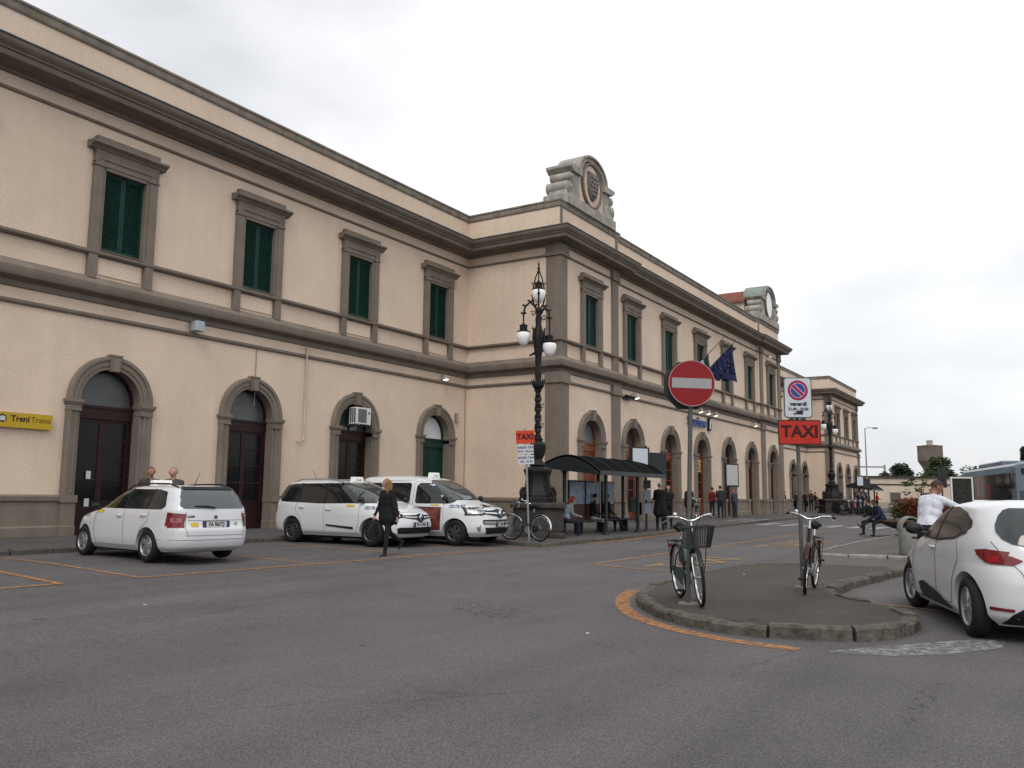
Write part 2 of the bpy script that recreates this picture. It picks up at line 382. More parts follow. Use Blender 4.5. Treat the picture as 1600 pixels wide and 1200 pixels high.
kerb_run([IS2[9], IS2[0]], isl2, MT['kerb_pale'], 1.0, .14, .095)
kerb_run([IS2[7], IS2[8], IS2[9]], isl2, MT['kerb_pale'], 1.2, .14, .095)
# asphalt patches on the road (older and newer fills)
def patch(name, poly, m, z=.004):
    vs, fs = fill(poly, lambda x, y: Vector((x, y, gz(y)+z)), .6); o = MB().add(vs, fs).build(name, m); return tag(o, kind='structure')
newer = asphalt('asphalt_patch', (.070,.066,.066), (.08,.075,.073)); older = asphalt('asphalt_old', (.095,.09,.086), (.112,.105,.10))
patch('asphalt_patch', [(-13.1,-16.6),(-8.7,-16.7),(-8.7,-20),(-9,-24),(-12.6,-24),(-12.6,-19.3)], older)
def strip(path, w, m, z=.009, name='road_marking'):
    pts = []
    for i in range(len(path)-1):
        a = Vector(path[i]); b = Vector(path[i+1]); k = max(1, int((b-a).length/.5)); pts += [a.lerp(b, j/k) for j in range(k)]
    pts.append(Vector(path[-1])); mb = MB(); n = len(pts)
    for i in range(n):
        ta = (pts[i]-pts[i-1]).normalized() if i else (pts[1]-pts[0]).normalized(); tb = (pts[i+1]-pts[i]).normalized() if i < n-1 else ta
        na = Vector((-ta.y, ta.x)); nb = Vector((-tb.y, tb.x)); o = (na+nb)/max(.35, 1+na.dot(nb))
        ww = w(i/(n-1)) if callable(w) else w
        for s in (-.5, .5): q = pts[i]+o*s*ww; mb.v.append(Vector((q.x, q.y, gz(q.y)+z)))
    for i in range(n-1): mb.f.append([2*i, 2*i+1, 2*i+3, 2*i+2]); mb.m.append(0)
    return tag(mb.build(name, m), kind='structure')
OL = [([(-23.7,-6.0),(-24.12,-9.9),(-34,-9.95)], .12), ([(-22.45,-5.25),(-22.85,-9.99),(-17.3,-10.25),(-11.83,-10.42),(-10.9,-10.75)], .11),
      ([(-19.05,-5.25),(-19.2,-10.1)], .10), ([(-13.05,-5.3),(-13.1,-10.3)], .10), ([(-15.9,-5.3),(-16.0,-10.2)], .10),
      ([(-15.3,-15.9),(-14.91,-13.9),(2.1,-13.6),(12,-13.4)], .11), ([(-18.33,-19.9),(-18.9,-21.4),(-19.4,-23)], .10)]
for pth, w in OL: strip(pth, w, orange_paint)
strip([(-9.0,-10.78),(-6.9,-10.86),(-2.9,-10.4),(1,-10.05)], .24, orange_paint, .010)
strip([(-18.8,-16.6),(-19.5,-16.78),(-20.13,-17.02),(-20.75,-17.32),(-21.32,-17.68),(-21.72,-18.0),(-22.05,-18.36),(-22.36,-18.8),(-22.58,-19.25),(-22.71,-19.68),(-22.77,-20.1)], .20, orange_paint, .005)
for k in range(8):
    y = -9.75-k*.98; x = 11.2+k*.35
    strip([(x, y), (x+3.6, y)], .48, white_paint, .011, 'zebra_stripe')
for y in (-8.0, -8.75): strip([(11.6, y), (16.4, y)], .22, white_paint, .132, 'zebra_stripe')
pv, pf = fill([(-22.73,-20.36),(-22.3,-20.62),(-22.0,-20.84),(-21.3,-21.3),(-20.9,-21.75),(-21.5,-21.75),(-22.2,-21.36),(-22.62,-20.92)], lambda x, y: Vector((x, y, .005)), .2)
tag(MB().add(pv, pf).build('road_marking', worn('white_worn_paint', (.30,.30,.30), None, .52)), kind='structure')
stain = worn('oil_stain', (.082,.078,.081), None, .62)
for pl in ([(-23.5,-21.36),(-24.2,-21.33),(-25.0,-21.34),(-25.3,-21.39),(-25.0,-21.45),(-24.2,-21.47),(-23.6,-21.46)], [(-21.3,-15.5),(-21.8,-15.35),(-22.3,-15.6),(-22.7,-16.3),(-22.6,-16.8),(-22.0,-16.5),(-21.5,-15.9)]):
    sv, sf = fill(pl, lambda x, y: Vector((x, y, .004)), .15); tag(MB().add(sv, sf).build('road_stain', stain), kind='structure')
for (x, y, sz) in ((-12.7,-15.45,1.5), (-3.3,-15.2,1.9)):
    mb = MB(); put_text(mb, 'TAXI', sz, Matrix.Translation((x, y, gz(y)+.012)), 0.0, .02, sx=1.1)
    tag(mb.build('road_lettering', yellow_paint), kind='structure')

# ------------------------------------------------------------------ station building
ST = thing('station_building', 'long two-storey cream railway station with green shutters, arched doors and grey cornice', 'building', (0, 0, 0))
BY, BM = -4.77, -4.62
PATH = [(-70,0),(.08,0),(.08,BY),(5.95,BY),(5.95,BM),(29.0,BM),(29.0,BY),(34.4,BY),(34.4,0),(62.2,0),(62.2,-2.5),(76.4,-2.5),(76.4,14)]
AC = [-17.155+4.99*k for k in range(-2, 4)]
BC = [2.97, 7.72, 12.62, 17.5, 22.38, 27.2, 31.9]
DC_ = [41.0, 46.0, 51.1, 56.2, 61.0-.2]
CC = [65.4, 69.8, 74.2]
OW, ZS, ZB = 1.80, 3.93, .29                  # door opening width, spring line, base
WW, WZ0, WZ1 = 1.29, 8.10, 10.434             # window opening
def wall_panels(mb, y, x0, x1, doors, wins):
    def run(z0, z1, ops):
        x = x0
        for c in sorted(ops):
            w, zb, zt, arch = ops[c]; a, b = c-w/2, c+w/2
            mb.add([(x,y,z0),(a,y,z0),(a,y,z1),(x,y,z1)], [(0,1,2,3)])
            if zb > z0: mb.add([(a,y,z0),(b,y,z0),(b,y,zb),(a,y,zb)], [(0,1,2,3)])
            if arch:
                n = 20; P = [(c-w/2*math.cos(PI*k/n), zt+w/2*math.sin(PI*k/n)) for k in range(n+1)]
                for k in range(n): mb.add([(P[k][0],y,P[k][1]),(P[k+1][0],y,P[k+1][1]),(P[k+1][0],y,z1),(P[k][0],y,z1)], [(0,1,2,3)])
            else: mb.add([(a,y,zt),(b,y,zt),(b,y,z1),(a,y,z1)], [(0,1,2,3)])
            x = b
        mb.add([(x,y,z0),(x1,y,z0),(x1,y,z1),(x,y,z1)], [(0,1,2,3)])
    run(.1, 6.7, {c: (OW+.02, .1, ZS, True) for c in doors}); run(6.7, 12.6, {c: (WW+.02, WZ0-.02, WZ1, False) for c in wins})
    mb.add([(x0,y,12.6),(x1,y,12.6),(x1,y,13.9),(x0,y,13.9)], [(0,1,2,3)])
def wall_side(mb, x, y0, y1): mb.add([(x,y0,.1),(x,y1,.1),(x,y1,13.9),(x,y0,13.9)], [(0,1,2,3)])
w = MB(); wall_panels(w, 0, -70, .08, AC, AC); w.build('wall', stucco, ST)
w = MB(); wall_side(w, .08, 0, BY); wall_panels(w, BY, .08, 5.95, BC[:1], BC[:1]); wall_side(w, 5.95, BY, BM); wall_panels(w, BM, 5.95, 29, BC[1:6], BC[1:6]); wall_side(w, 29, BM, BY); wall_panels(w, BY, 29, 34.4, BC[6:], BC[6:]); wall_side(w, 34.4, BY, 0); w.build('wall', stucco, ST)
w = MB(); wall_panels(w, 0, 34.4, 62.2, DC_, DC_); w.build('wall', stucco, ST)
w = MB(); wall_side(w, 62.2, 0, -2.5); wall_panels(w, -2.5, 62.2, 76.4, CC, CC); wall_side(w, 76.4, -2.5, 14); w.build('wall', stucco, ST)
w = MB(); w.add([(76.4,14,.1),(-70,14,.1),(-70,14,13.8),(76.4,14,13.8)], [(0,1,2,3)]); w.build('wall', stucco, ST)
rv, rf = fill([(p[0], p[1]) for p in PATH[:-1]]+[(76.4,14),(-70,14)], lambda x, y: Vector((x, y, 13.2)), 4); MB().add(rv, rf).build('flat_roof', leadm, ST)
# dark rooms behind the openings
for x0, x1, y in ((-40,0,0), (.6,33.9,BM), (35,62,0), (62.6,76,-2.5)):
    b = MB(); b.add([(x0,y+3,.28),(x1,y+3,.28),(x1,y+3,12),(x0,y+3,12),(x0,y+.02,.28),(x1,y+.02,.28),(x1,y+.02,12),(x0,y+.02,12)], [(0,1,2,3),(0,4,5,1),(3,2,6,7),(0,3,7,4),(1,5,6,2)]); b.build('interior', mat('room_dark', (.05,.045,.04), .9), ST)
PR = {
 'string_course': [(-.02,6.19),(.05,6.2),(.08,6.24),(.08,6.29),(.0,6.33),(-.02,6.33)],
 'belt_course': [(-.02,6.62),(.06,6.64),(.08,6.78),(.2,6.84),(.30,6.87),(.32,6.9),(.32,7.12),(.28,7.16),(.10,7.30),(.06,7.34),(-.02,7.34)],
 'sill_band': [(-.02,7.94),(.13,7.96),(.17,8.0),(.17,8.07),(.06,8.095),(-.02,8.095)],
 'frieze_moulding': [(-.02,11.70),(.06,11.72),(.08,11.78),(-.02,11.82)],
 'cornice': [(-.02,12.14),(.08,12.16),(.10,12.24),(.20,12.28),(.62,12.30),(.64,12.34),(.64,12.44),(.69,12.46),(.70,12.51),(.78,12.56),(.83,12.64),(.84,12.71),(.0,12.86),(-.02,12.86)],
 'coping': [(-.45,13.84),(.015,13.86),(.05,13.90),(.06,13.93),(.06,14.10),(.10,14.13),(.10,14.19),(-.1,14.22),(-.45,14.22)]}
for nme, pr in PR.items(): MB().sweep(pr, PATH).build(nme, trim if nme != 'coping' else mat('coping_stone', (.225,.195,.165), .88, .2, 2, .3, 25, streak=.2), ST, 35)
MB().sweep([(.50,12.775),(.845,12.715),(.87,12.735),(.87,12.755),(.80,12.80),(.50,12.83)], PATH).build('gutter', leadm, ST)
# joints across the belt course
# plinth, interrupted by the doors
def plinth():
    prof = [(-.03,.1),(.15,.1),(.15,.52),(.10,.56),(.10,1.17),(.15,1.2),(.16,1.31),(.04,1.36),(-.03,1.36)]
    h = OW/2+.02; cur = [PATH[0]]
    for i in range(len(PATH)-1):
        a, b = PATH[i], PATH[i+1]
        if a[1] == b[1]:
            for c in sorted(AC+BC+DC_+CC):
                if min(a[0], b[0]) < c < max(a[0], b[0]):
                    MB().sweep(prof, cur+[(c-h, a[1])]).build('plinth', trim, ST); cur = [(c+h, a[1])]
        cur.append(b)
    MB().sweep(prof, cur).build('plinth', trim, ST)
plinth()
# windows ---------------------------------------------------------------
def pl_win():
    f = MB(); h = WW/2; o = h+.355
    # jamb architrave with a stepped profile, down to the belt course
    for s in (-1, 1):
        def bx(a, b, y, z0, z1, yb=.22): f.box(min(s*a, s*b), max(s*a, s*b), y, yb, z0, z1)
        bx(h, h+.10, -.10, WZ0-.02, WZ1+.10); bx(h+.10, o, -.14, 7.30, 10.75); bx(h+.09, o-.005, -.11, 7.3, 10.7)
        bx(h+.06, o+.03, -.17, 10.50, 10.56); bx(o-.05, o+.005, -.155, 10.62, 10.98, .0)
    f.box(-h-.02, h+.02, -.10, .22, WZ1, WZ1+.10); f.box(-o, o, -.12, 0, WZ1+.10, 10.74); f.box(-o+.03, o-.03, -.15, 0, 10.70, 10.98)
    f.box(-h, h, -.165, .20, WZ0-.004, WZ0+.02)          # sill
    hood = MB()
    pr = [(-.15,10.96),(-.18,10.97),(-.22,11.02),(-.31,11.07),(-.34,11.09),(-.34,11.15),(0,11.17),(0,10.96)]
    hood.add([(x, y, z) for x, e in ((-o-.20, 0), (o+.20, 0)) for y, z in pr], [tuple(range(8)), tuple(range(15, 7, -1))]+[(k, 8+k, 8+(k+1) % 8, (k+1) % 8) for k in range(8)])
    hood.box(-o, o, -.17, 0, 11.16, 11.35)
    ap = MB(); ap.box(-h-.02, h+.02, -.035, .0, 7.44, 7.90); ap2 = MB()
    lf = MB(); lw = h-.012
    lf.box(0, .065, -.022, .022, WZ0+.02, WZ1); lf.box(lw-.065, lw, -.022, .022, WZ0+.02, WZ1)
    for z0, z1 in ((WZ0+.02, WZ0+.14), (WZ1-.09, WZ1)): lf.box(.06, lw-.06, -.021, .021, z0, z1)
    z = WZ0+.155
    while z < WZ1-.10:
        lf.add([(.06,-.026,z-.006),(lw-.06,-.026,z-.006),(lw-.06,.018,z+.042),(.06,.018,z+.042),(.06,-.026,z+.004),(lw-.06,-.026,z+.004),(lw-.06,.018,z+.052),(.06,.018,z+.052)], [(0,1,2,3),(4,7,6,5),(0,4,5,1),(3,2,6,7)])
        z += .062
    bk = MB().box(-h, h, .15, .17, WZ0, WZ1)
    return [x.mesh(n, m) for x, n, m in ((f,'window',trim),(hood,'window_hood',trim),(ap,'apron_panel',stucco),(lf,'shutter',shut),(bk,'window_glass',glassd))]
wm = pl_win(); lf2 = wm[3].copy(); lf2.materials[0] = shut2
def window(x, y, faded=False, ang=0):
    o = link('window', wm[0], ST, (x, y, 0))
    link('window_hood', wm[1], o); link('apron_panel', wm[2], o)
    a = link('shutter', lf2 if faded else wm[3], o, (-WW/2+.006, .07, 0), ang); b = link('shutter', lf2 if faded else wm[3], o, (WW/2-.006, .07, 0)); b.scale = (-1, 1, 1)
    link('window_glass', wm[4], o); return o
for c in AC: window(c, 0)
for i, c in enumerate(BC): window(c, BY if i in (0, 6) else BM, i in (0, 2, 4))
for c in DC_: window(c, 0)
for c in CC: window(c, -2.5)
# arched doorways --------------------------------------------------------
def pl_arch():
    n = 22; h = OW/2
    prof = [(-.0,.45),(-.0,-.09),(.10,-.09),(.11,-.12),(.25,-.12),(.26,-.155),(.34,-.165),(.37,-.15),(.37,.02)]
    f = MB(); rows = []
    for o, y in prof:
        r = h+o; rows.append([(-r, y, ZB-.05)]+[(-r*math.cos(PI*k/n), y, ZS+r*math.sin(PI*k/n)) for k in range(n+1)]+[(r, y, ZB-.05)])
    m = len(rows[0])
    for i, rw in enumerate(rows): f.v += [Vector(q) for q in rw]
    for i in range(len(rows)-1):
        for k in range(m-1): f.f.append([i*m+k, i*m+k+1, (i+1)*m+k+1, (i+1)*m+k]); f.m.append(0)
    f.box(-h-.16, -h-.10, -.135, 0, 1.4, 3.6); f.box(h+.10, h+.16, -.135, 0, 1.4, 3.6)
    imp = MB()
    for a, b, y, z0, z1 in ((-.01,.385,-.17,3.60,3.63),(.0,.375,-.16,3.63,3.78),(-.02,.41,-.19,3.78,3.83),(-.03,.44,-.215,3.83,3.91)): imp.box(h+a, h+b, y, .30, z0, z1)
    base = MB(); base.bbox(h-.02, h+.42, -.22, .35, ZB-.1, .55, .02); base.box(h+.0, h+.39, -.19, .33, .55, 1.16); base.box(h-.02, h+.43, -.23, .35, 1.16, 1.35)
    key = MB(); key.prism([(-.12, ZS+h-.06),(.12, ZS+h-.06),(.18, ZS+h+.385),(-.18, ZS+h+.385)], -.20, 0)
    key.prism([(-.08, ZS+h-.06),(.08, ZS+h-.06),(.11, ZS+h+.32),(-.11, ZS+h+.32)], -.235, -.195); key.box(-.19, .19, -.22, 0, ZS+h+.36, ZS+h+.41)
    return [x.mesh(nm, trim) for x, nm in ((f,'arch_surround'),(imp,'impost'),(base,'pier_base'),(key,'keystone'))]
am = pl_arch()
am[0].shade_smooth(); am[0].set_sharp_from_angle(angle=R(35))
def half_disc(r, z, y, n=20, dz=0): return [(-r, y, z-dz)]*(1 if dz else 0)+[(-r*math.cos(PI*k/n), y, z+r*math.sin(PI*k/n)) for k in range(n+1)]+([(r, y, z-dz)] if dz else [])
def leaf_mesh(w, z0, z1, rails, m, solid):
    b = MB(); s = .085
    b.box(0, s, -.03, .03, z0, z1); b.box(w-s, w, -.03, .03, z0, z1); b.box(s, w-s, -.029, .029, z0, z0+.16); b.box(s, w-s, -.029, .029, z1-.09, z1)
    for z in rails: b.box(s, w-s, -.024, .024, z, z+.05)
    zp = z0+.16; zt = z0+.82
    b.box(s, w-s, -.012, .012, zp, zt); b.box(s+.06, w-s-.06, -.022, .022, zp+.06, zt-.06); b.box(s, w-s, -.028, .028, zt, zt+.07)
    if solid:
        b.box(s, w-s, -.012, .012, zt+.07, z1-.09)
        for q in rails: b.box(s+.05, w-s-.05, -.022, .022, q-.4, q-.05)
    return b.mesh('door_leaf', m)
def pl_door(wood, fan, rails, solid=False, zt=3.45, fanbars=True):
    h = OW/2; fr = MB()
    fr.box(-h, -h+.07, .24, .36, ZB, ZS); fr.box(h-.07, h, .24, .36, ZB, ZS); fr.box(-h, h, .22, .37, zt, zt+.32); fr.box(-h, h, .19, .36, zt+.30, zt+.37)
    n = 20
    for k in range(n):
        a, b = PI*k/n, PI*(k+1)/n
        q = [(-r*math.cos(t), ZS+r*math.sin(t)) for t in (a, b) for r in (h, h-.07)]
        fr.add([(x, y, z) for y in (.24, .36) for x, z in q], [(0,1,3,2),(4,6,7,5),(1,5,7,3),(0,2,6,4)])
    if fanbars: fr.box(-.02, .02, .27, .31, zt+.37, ZS+h-.05)
    lw = h-.075
    lf = leaf_mesh(lw, ZB+.02, zt, rails, wood, solid)
    gl = None
    if not solid: gl = MB().box(.08, lw-.08, -.006, .006, ZB+.9, zt-.08).mesh('glass_pane', glassd)
    fl = MB(); P = [(-h+.04, .31, zt+.36)]+half_disc(h-.04, ZS, .31)+[(h-.04, .31, zt+.36)]; fl.add(P, [tuple(range(len(P)))])
    return fr.mesh('door', wood), lf, gl, fl.mesh('fanlight', fan)
fan_grey = mat('fanlight_glass', (.05,.06,.065), .15, spec=.5)
rl = [1.75, 2.3, 2.85]
DK = {'dark': pl_door(doordark, fanpale, rl, fanbars=False), 'darker': pl_door(doordark, fan_grey, rl), 'green': pl_door(shut, fanwhite, rl, True, fanbars=False),
      'orange': pl_door(doororange, fan_grey, rl), 'osolid': pl_door(doororange, mat('fan_pale_b', (.14,.15,.155), .3), [1.9, 2.7], True, fanbars=False), 'red': pl_door(doorred, fan_grey, rl)}
def doorway(x, y, kind):
    s = link('arch_surround', am[0], ST, (x, y, 0)); link('keystone', am[3], s)
    for sg in (1, -1):
        for mm in (am[1], am[2]): q = link(mm.name.split('.')[0], mm, s); q.scale = (sg, 1, 1)
    fr, lf, gl, fl = DK[kind]; d = link('door', fr, ST, (x, y, 0)); link('fanlight', fl, d)
    for sg in (1, -1):
        q = link('door_leaf', lf, d, (sg*-(OW/2-.075), .30, 0)); q.scale = (sg, 1, 1)
        if gl: e = link('glass_pane', gl, d, (sg*-(OW/2-.075), .30, 0)); e.scale = (sg, 1, 1)
    return d
for c, k in zip(AC, ('dark','dark','dark','dark','darker','green')): doorway(c, 0, k)
for i, (c, k) in enumerate(zip(BC, ('osolid','orange','orange','orange','red','red','red'))): doorway(c, BY if i in (0, 6) else BM, k)
for c in DC_: doorway(c, 0, 'red')
for c in CC: doorway(c, -2.5, 'darker')
# pilasters ---------------------------------------------------------------
def pilaster(x0, x1, y0, y1):
    m = MB(); e = .05
    m.box(x0-e, x1+e, y0-e, y1, 1.36, 6.62); m.box(x0, x1, y0, y1, 7.30, 12.18)
    m.box(x0+.10, x1-.10, y0-e-.012, y0, 1.6, 6.05)
    o = m.build('pilaster', trim, ST)
    c = MB(); c.box(x0-e-.07, x1+e+.07, y0-e-.08, y1, 6.17, 6.335); c.box(x0-e-.04, x1+e+.04, y0-e-.05, y1, 6.33, 6.63); c.build('capital', trim, o); c = MB(); c.box(x0-.07, x1+.07, y0-.08, y1, 11.69, 11.83); c.box(x0-.05, x1+.05, y0-.06, y1, 11.83, 12.19)
    c.build('capital', trim, o)
    b = MB(); b.bbox(x0-e-.12, x1+e+.12, y0-e-.16, y1, .2, .6, .02); b.box(x0-e-.08, x1+e+.08, y0-e-.12, y1, .6, 1.18); b.box(x0-e-.13, x1+e+.13, y0-e-.17, y1, 1.18, 1.37)
    b.build('pilaster_base', trim, o)
pilaster(0, .62, BY-.09, -4.15); pilaster(5.12, 5.76, BY-.09, BY+.02); pilaster(29.2, 29.84, BY-.09, BY+.02); pilaster(33.75, 34.46, BY-.09, -4.2)
pilaster(62.12, 62.8, -2.59, -1.9); pilaster(75.8, 76.48, -2.59, -1.9)
# rooftop crests -----------------------------------------------------------
def crest(cx, clock):
    y0 = BY-.06; T = Matrix.Translation((cx, y0, 0)); m = MB(); m.M = T
    m.bbox(-2.45, 2.45, -.10, 1.15, 14.15, 14.62, .03); m.box(-2.15, -1.25, -.05, 1.05, 14.6, 15.0); m.box(1.25, 2.15, -.05, 1.05, 14.6, 15.0)
    for s in (-1, 1):
        m.box(min(s*1.25, s*1.85), max(s*1.25, s*1.85), -.02, 1.0, 14.98, 15.72)
        m.prism([(s*1.15,15.72),(s*1.95,15.72),(s*2.05,15.80),(s*2.2,15.90),(s*2.2,16.02),(s*1.15,16.02)], -.16, 1.15)
    o = m.build('crest', trimd, ST)
    a = MB(); a.M = T; n = 26
    for k in range(n):
        t0, t1 = PI*k/n, PI*(k+1)/n
        for (ro, zo, ri, zi, ya, yb) in ((1.44,1.00,1.32,.90,-.17,1.05),(1.34,.91,1.14,.72,-.09,1.0)):
            q = [(-r*math.cos(t), 16.0+z*math.sin(t)) for t in (t0, t1) for r, z in ((ro, zo), (ri, zi))]
            a.add([(x, y, z) for y in (ya, yb) for x, z in q], [(0,1,3,2),(4,6,7,5),(1,5,7,3),(0,2,6,4)])
    a.build('crest_arch', trimd, o, 40)
    f = MB(); f.M = T; P = [(-1.3, 14.6)]+[(-1.25*math.cos(PI*k/n), 16.0+.85*math.sin(PI*k/n)) for k in range(n+1)]+[(1.3, 14.6)]; f.prism(P, .02, .6)
    f.build('crest_panel', stucco if not clock else trimd, o)
    el = MB(); el.M = T; N = 40; rr = [(0.98,1.10,-.02),(.98,1.10,-.10),(.90,1.02,-.12),(.84,.95,-.06),(.84,.95,.0)]
    for rx, rz, y in rr: el.v += [T @ Vector((rx*math.cos(2*PI*k/N), y, 15.62+rz*math.sin(2*PI*k/N))) for k in range(N)]
    for i in range(len(rr)-1):
        for k in range(N): el.f.append([i*N+k, i*N+(k+1) % N, (i+1)*N+(k+1) % N, (i+1)*N+k]); el.m.append(0)
    el.build('oval_frame', trim, o, 40)
    fc = MB(); fc.M = T; fc.prism([(.85*math.cos(2*PI*k/N), 15.62+.96*math.sin(2*PI*k/N)) for k in range(N)], -.03, .03)
    fc.build('clock_face' if clock else 'oval_panel', mat('clock_white', (.85,.86,.87), .4) if clock else stucco, o)
    if not clock:
        sh = MB(); sh.M = T; P = [(-.46,16.22),(.46,16.22),(.48,15.6),(.38,15.25),(.2,15.02),(0,14.9),(-.2,15.02),(-.38,15.25),(-.48,15.6)]
        sh.prism(P, -.14, -.03); sh.prism([(x*.86, 15.6+(z-15.6)*.86) for x, z in P], -.17, -.1)
        rg = random.Random(2)
        for i in range(5):
            for j in range(3):
                zz = 15.98-.2*i; ww = .36 if i < 3 else .36-.1*(i-2)
                sh.sphere(T.inverted() @ (T @ Vector(((j-1)*ww*.72+.05*(i % 2), -.18, zz))), (.085, .05, .075), 8, 6)
        sh.build('shield', mat('shield_stone', (.17,.155,.15), .8, .5, 9, .5, 20), o, 40)
    for s in (-1, 1):
        v = MB(); v.M = T
        for (x, z, r, y1) in ((2.02, 15.48, .20, .95), (2.12, 14.98, .28, 1.05)):
            v.cyl((s*x, -.04, z), (s*x, y1, z), r, r, 20); v.cyl((s*x, -.09, z), (s*x, -.03, z), r*.62, r*.7, 16); v.cyl((s*x, -.13, z), (s*x, -.08, z), r*.25, r*.3, 12)
        v.prism([(s*1.84,15.7),(s*2.0,15.66),(s*2.05,15.2),(s*2.35,14.78),(s*2.38,14.6),(s*1.84,14.6)], .0, .9)
        v.build('scroll', trimd, o, 40)
crest(2.95, False); crest(31.85, True)
MB().box(2.5, 3.4, BY+.8, BY+.9, 14.2, 14.3).build('crest_step', trimd, ST)
# attic block with tiled roof behind the clock crest
k = MB(); k.box(30.0, 33.7, BY+1.2, 9, 13.2, 15.7); at_ = k.build('attic', stucco, ST)
k = MB(); k.prism([(29.75,15.62),(31.85,16.72),(33.95,15.62),(33.95,15.74),(31.85,16.86),(29.75,15.74)], BY+1.1, 9.3); k.build('attic_roof', tile_m, at_)
rows = MB()
for s in (-1, 1):
    for j in range(14):
        x0 = 31.85+s*(.05+j*.15); z0 = 16.86-.534*(.05+j*.15)
        rows.cyl((x0, BY+1.1, z0), (x0, 9.3, z0), .055, .055, 6)
for r_ in [rows.build('roof_tiles', tile_m, at_)]: tag(r_, kind='stuff')
k = MB(); n = 16
for i in range(n):
    t0, t1 = PI*i/n, PI*(i+1)/n
    q = [(31.85-r*math.cos(t), 16.0+z*math.sin(t)) for t in (t0, t1) for r, z in ((1.56, 1.06), (1.4, .9))]
    k.add([(x, y, z) for y in (BY-.1, BY+1.35) for x, z in q], [(0,1,3,2),(4,6,7,5),(1,5,7,3),(0,2,6,4)])
k.build('copper_cap', mat('copper_cap', (.20,.25,.23), .7, .2, 3), at_, 40)
# parapet blocks below the crests and downpipes
for x0, x1 in ((.1,.3),(5.6,5.85),(29.1,29.4)): MB().box(x0, x1, BY-.03, BY+.02, 12.9, 13.86).build('parapet_pier', trim, ST)
def pipe(pts, r=.035, m=None): MB().tube(pts, r, 8).build('downpipe', m or mat('pipe_cream', (.50,.40,.32), .7, .1, 3), ST, 40)
pipe([(-9.8,-.06,6.6),(-9.8,-.06,3.4),(-9.85,-.07,3.3),(-10.1,-.07,3.22)], .03)
pipe([(34.55,-.4,12.9),(34.55,-.4,.3)], .07, trim)
pipe([(-12.05,-.03,6.2),(-12.05,-.03,4.3)], .012, mat('cable', (.25,.2,.17), .8))
pipe([(-.05,-.03,6.2),(-.05,-.03,1.4)], .015, MT['cable'])
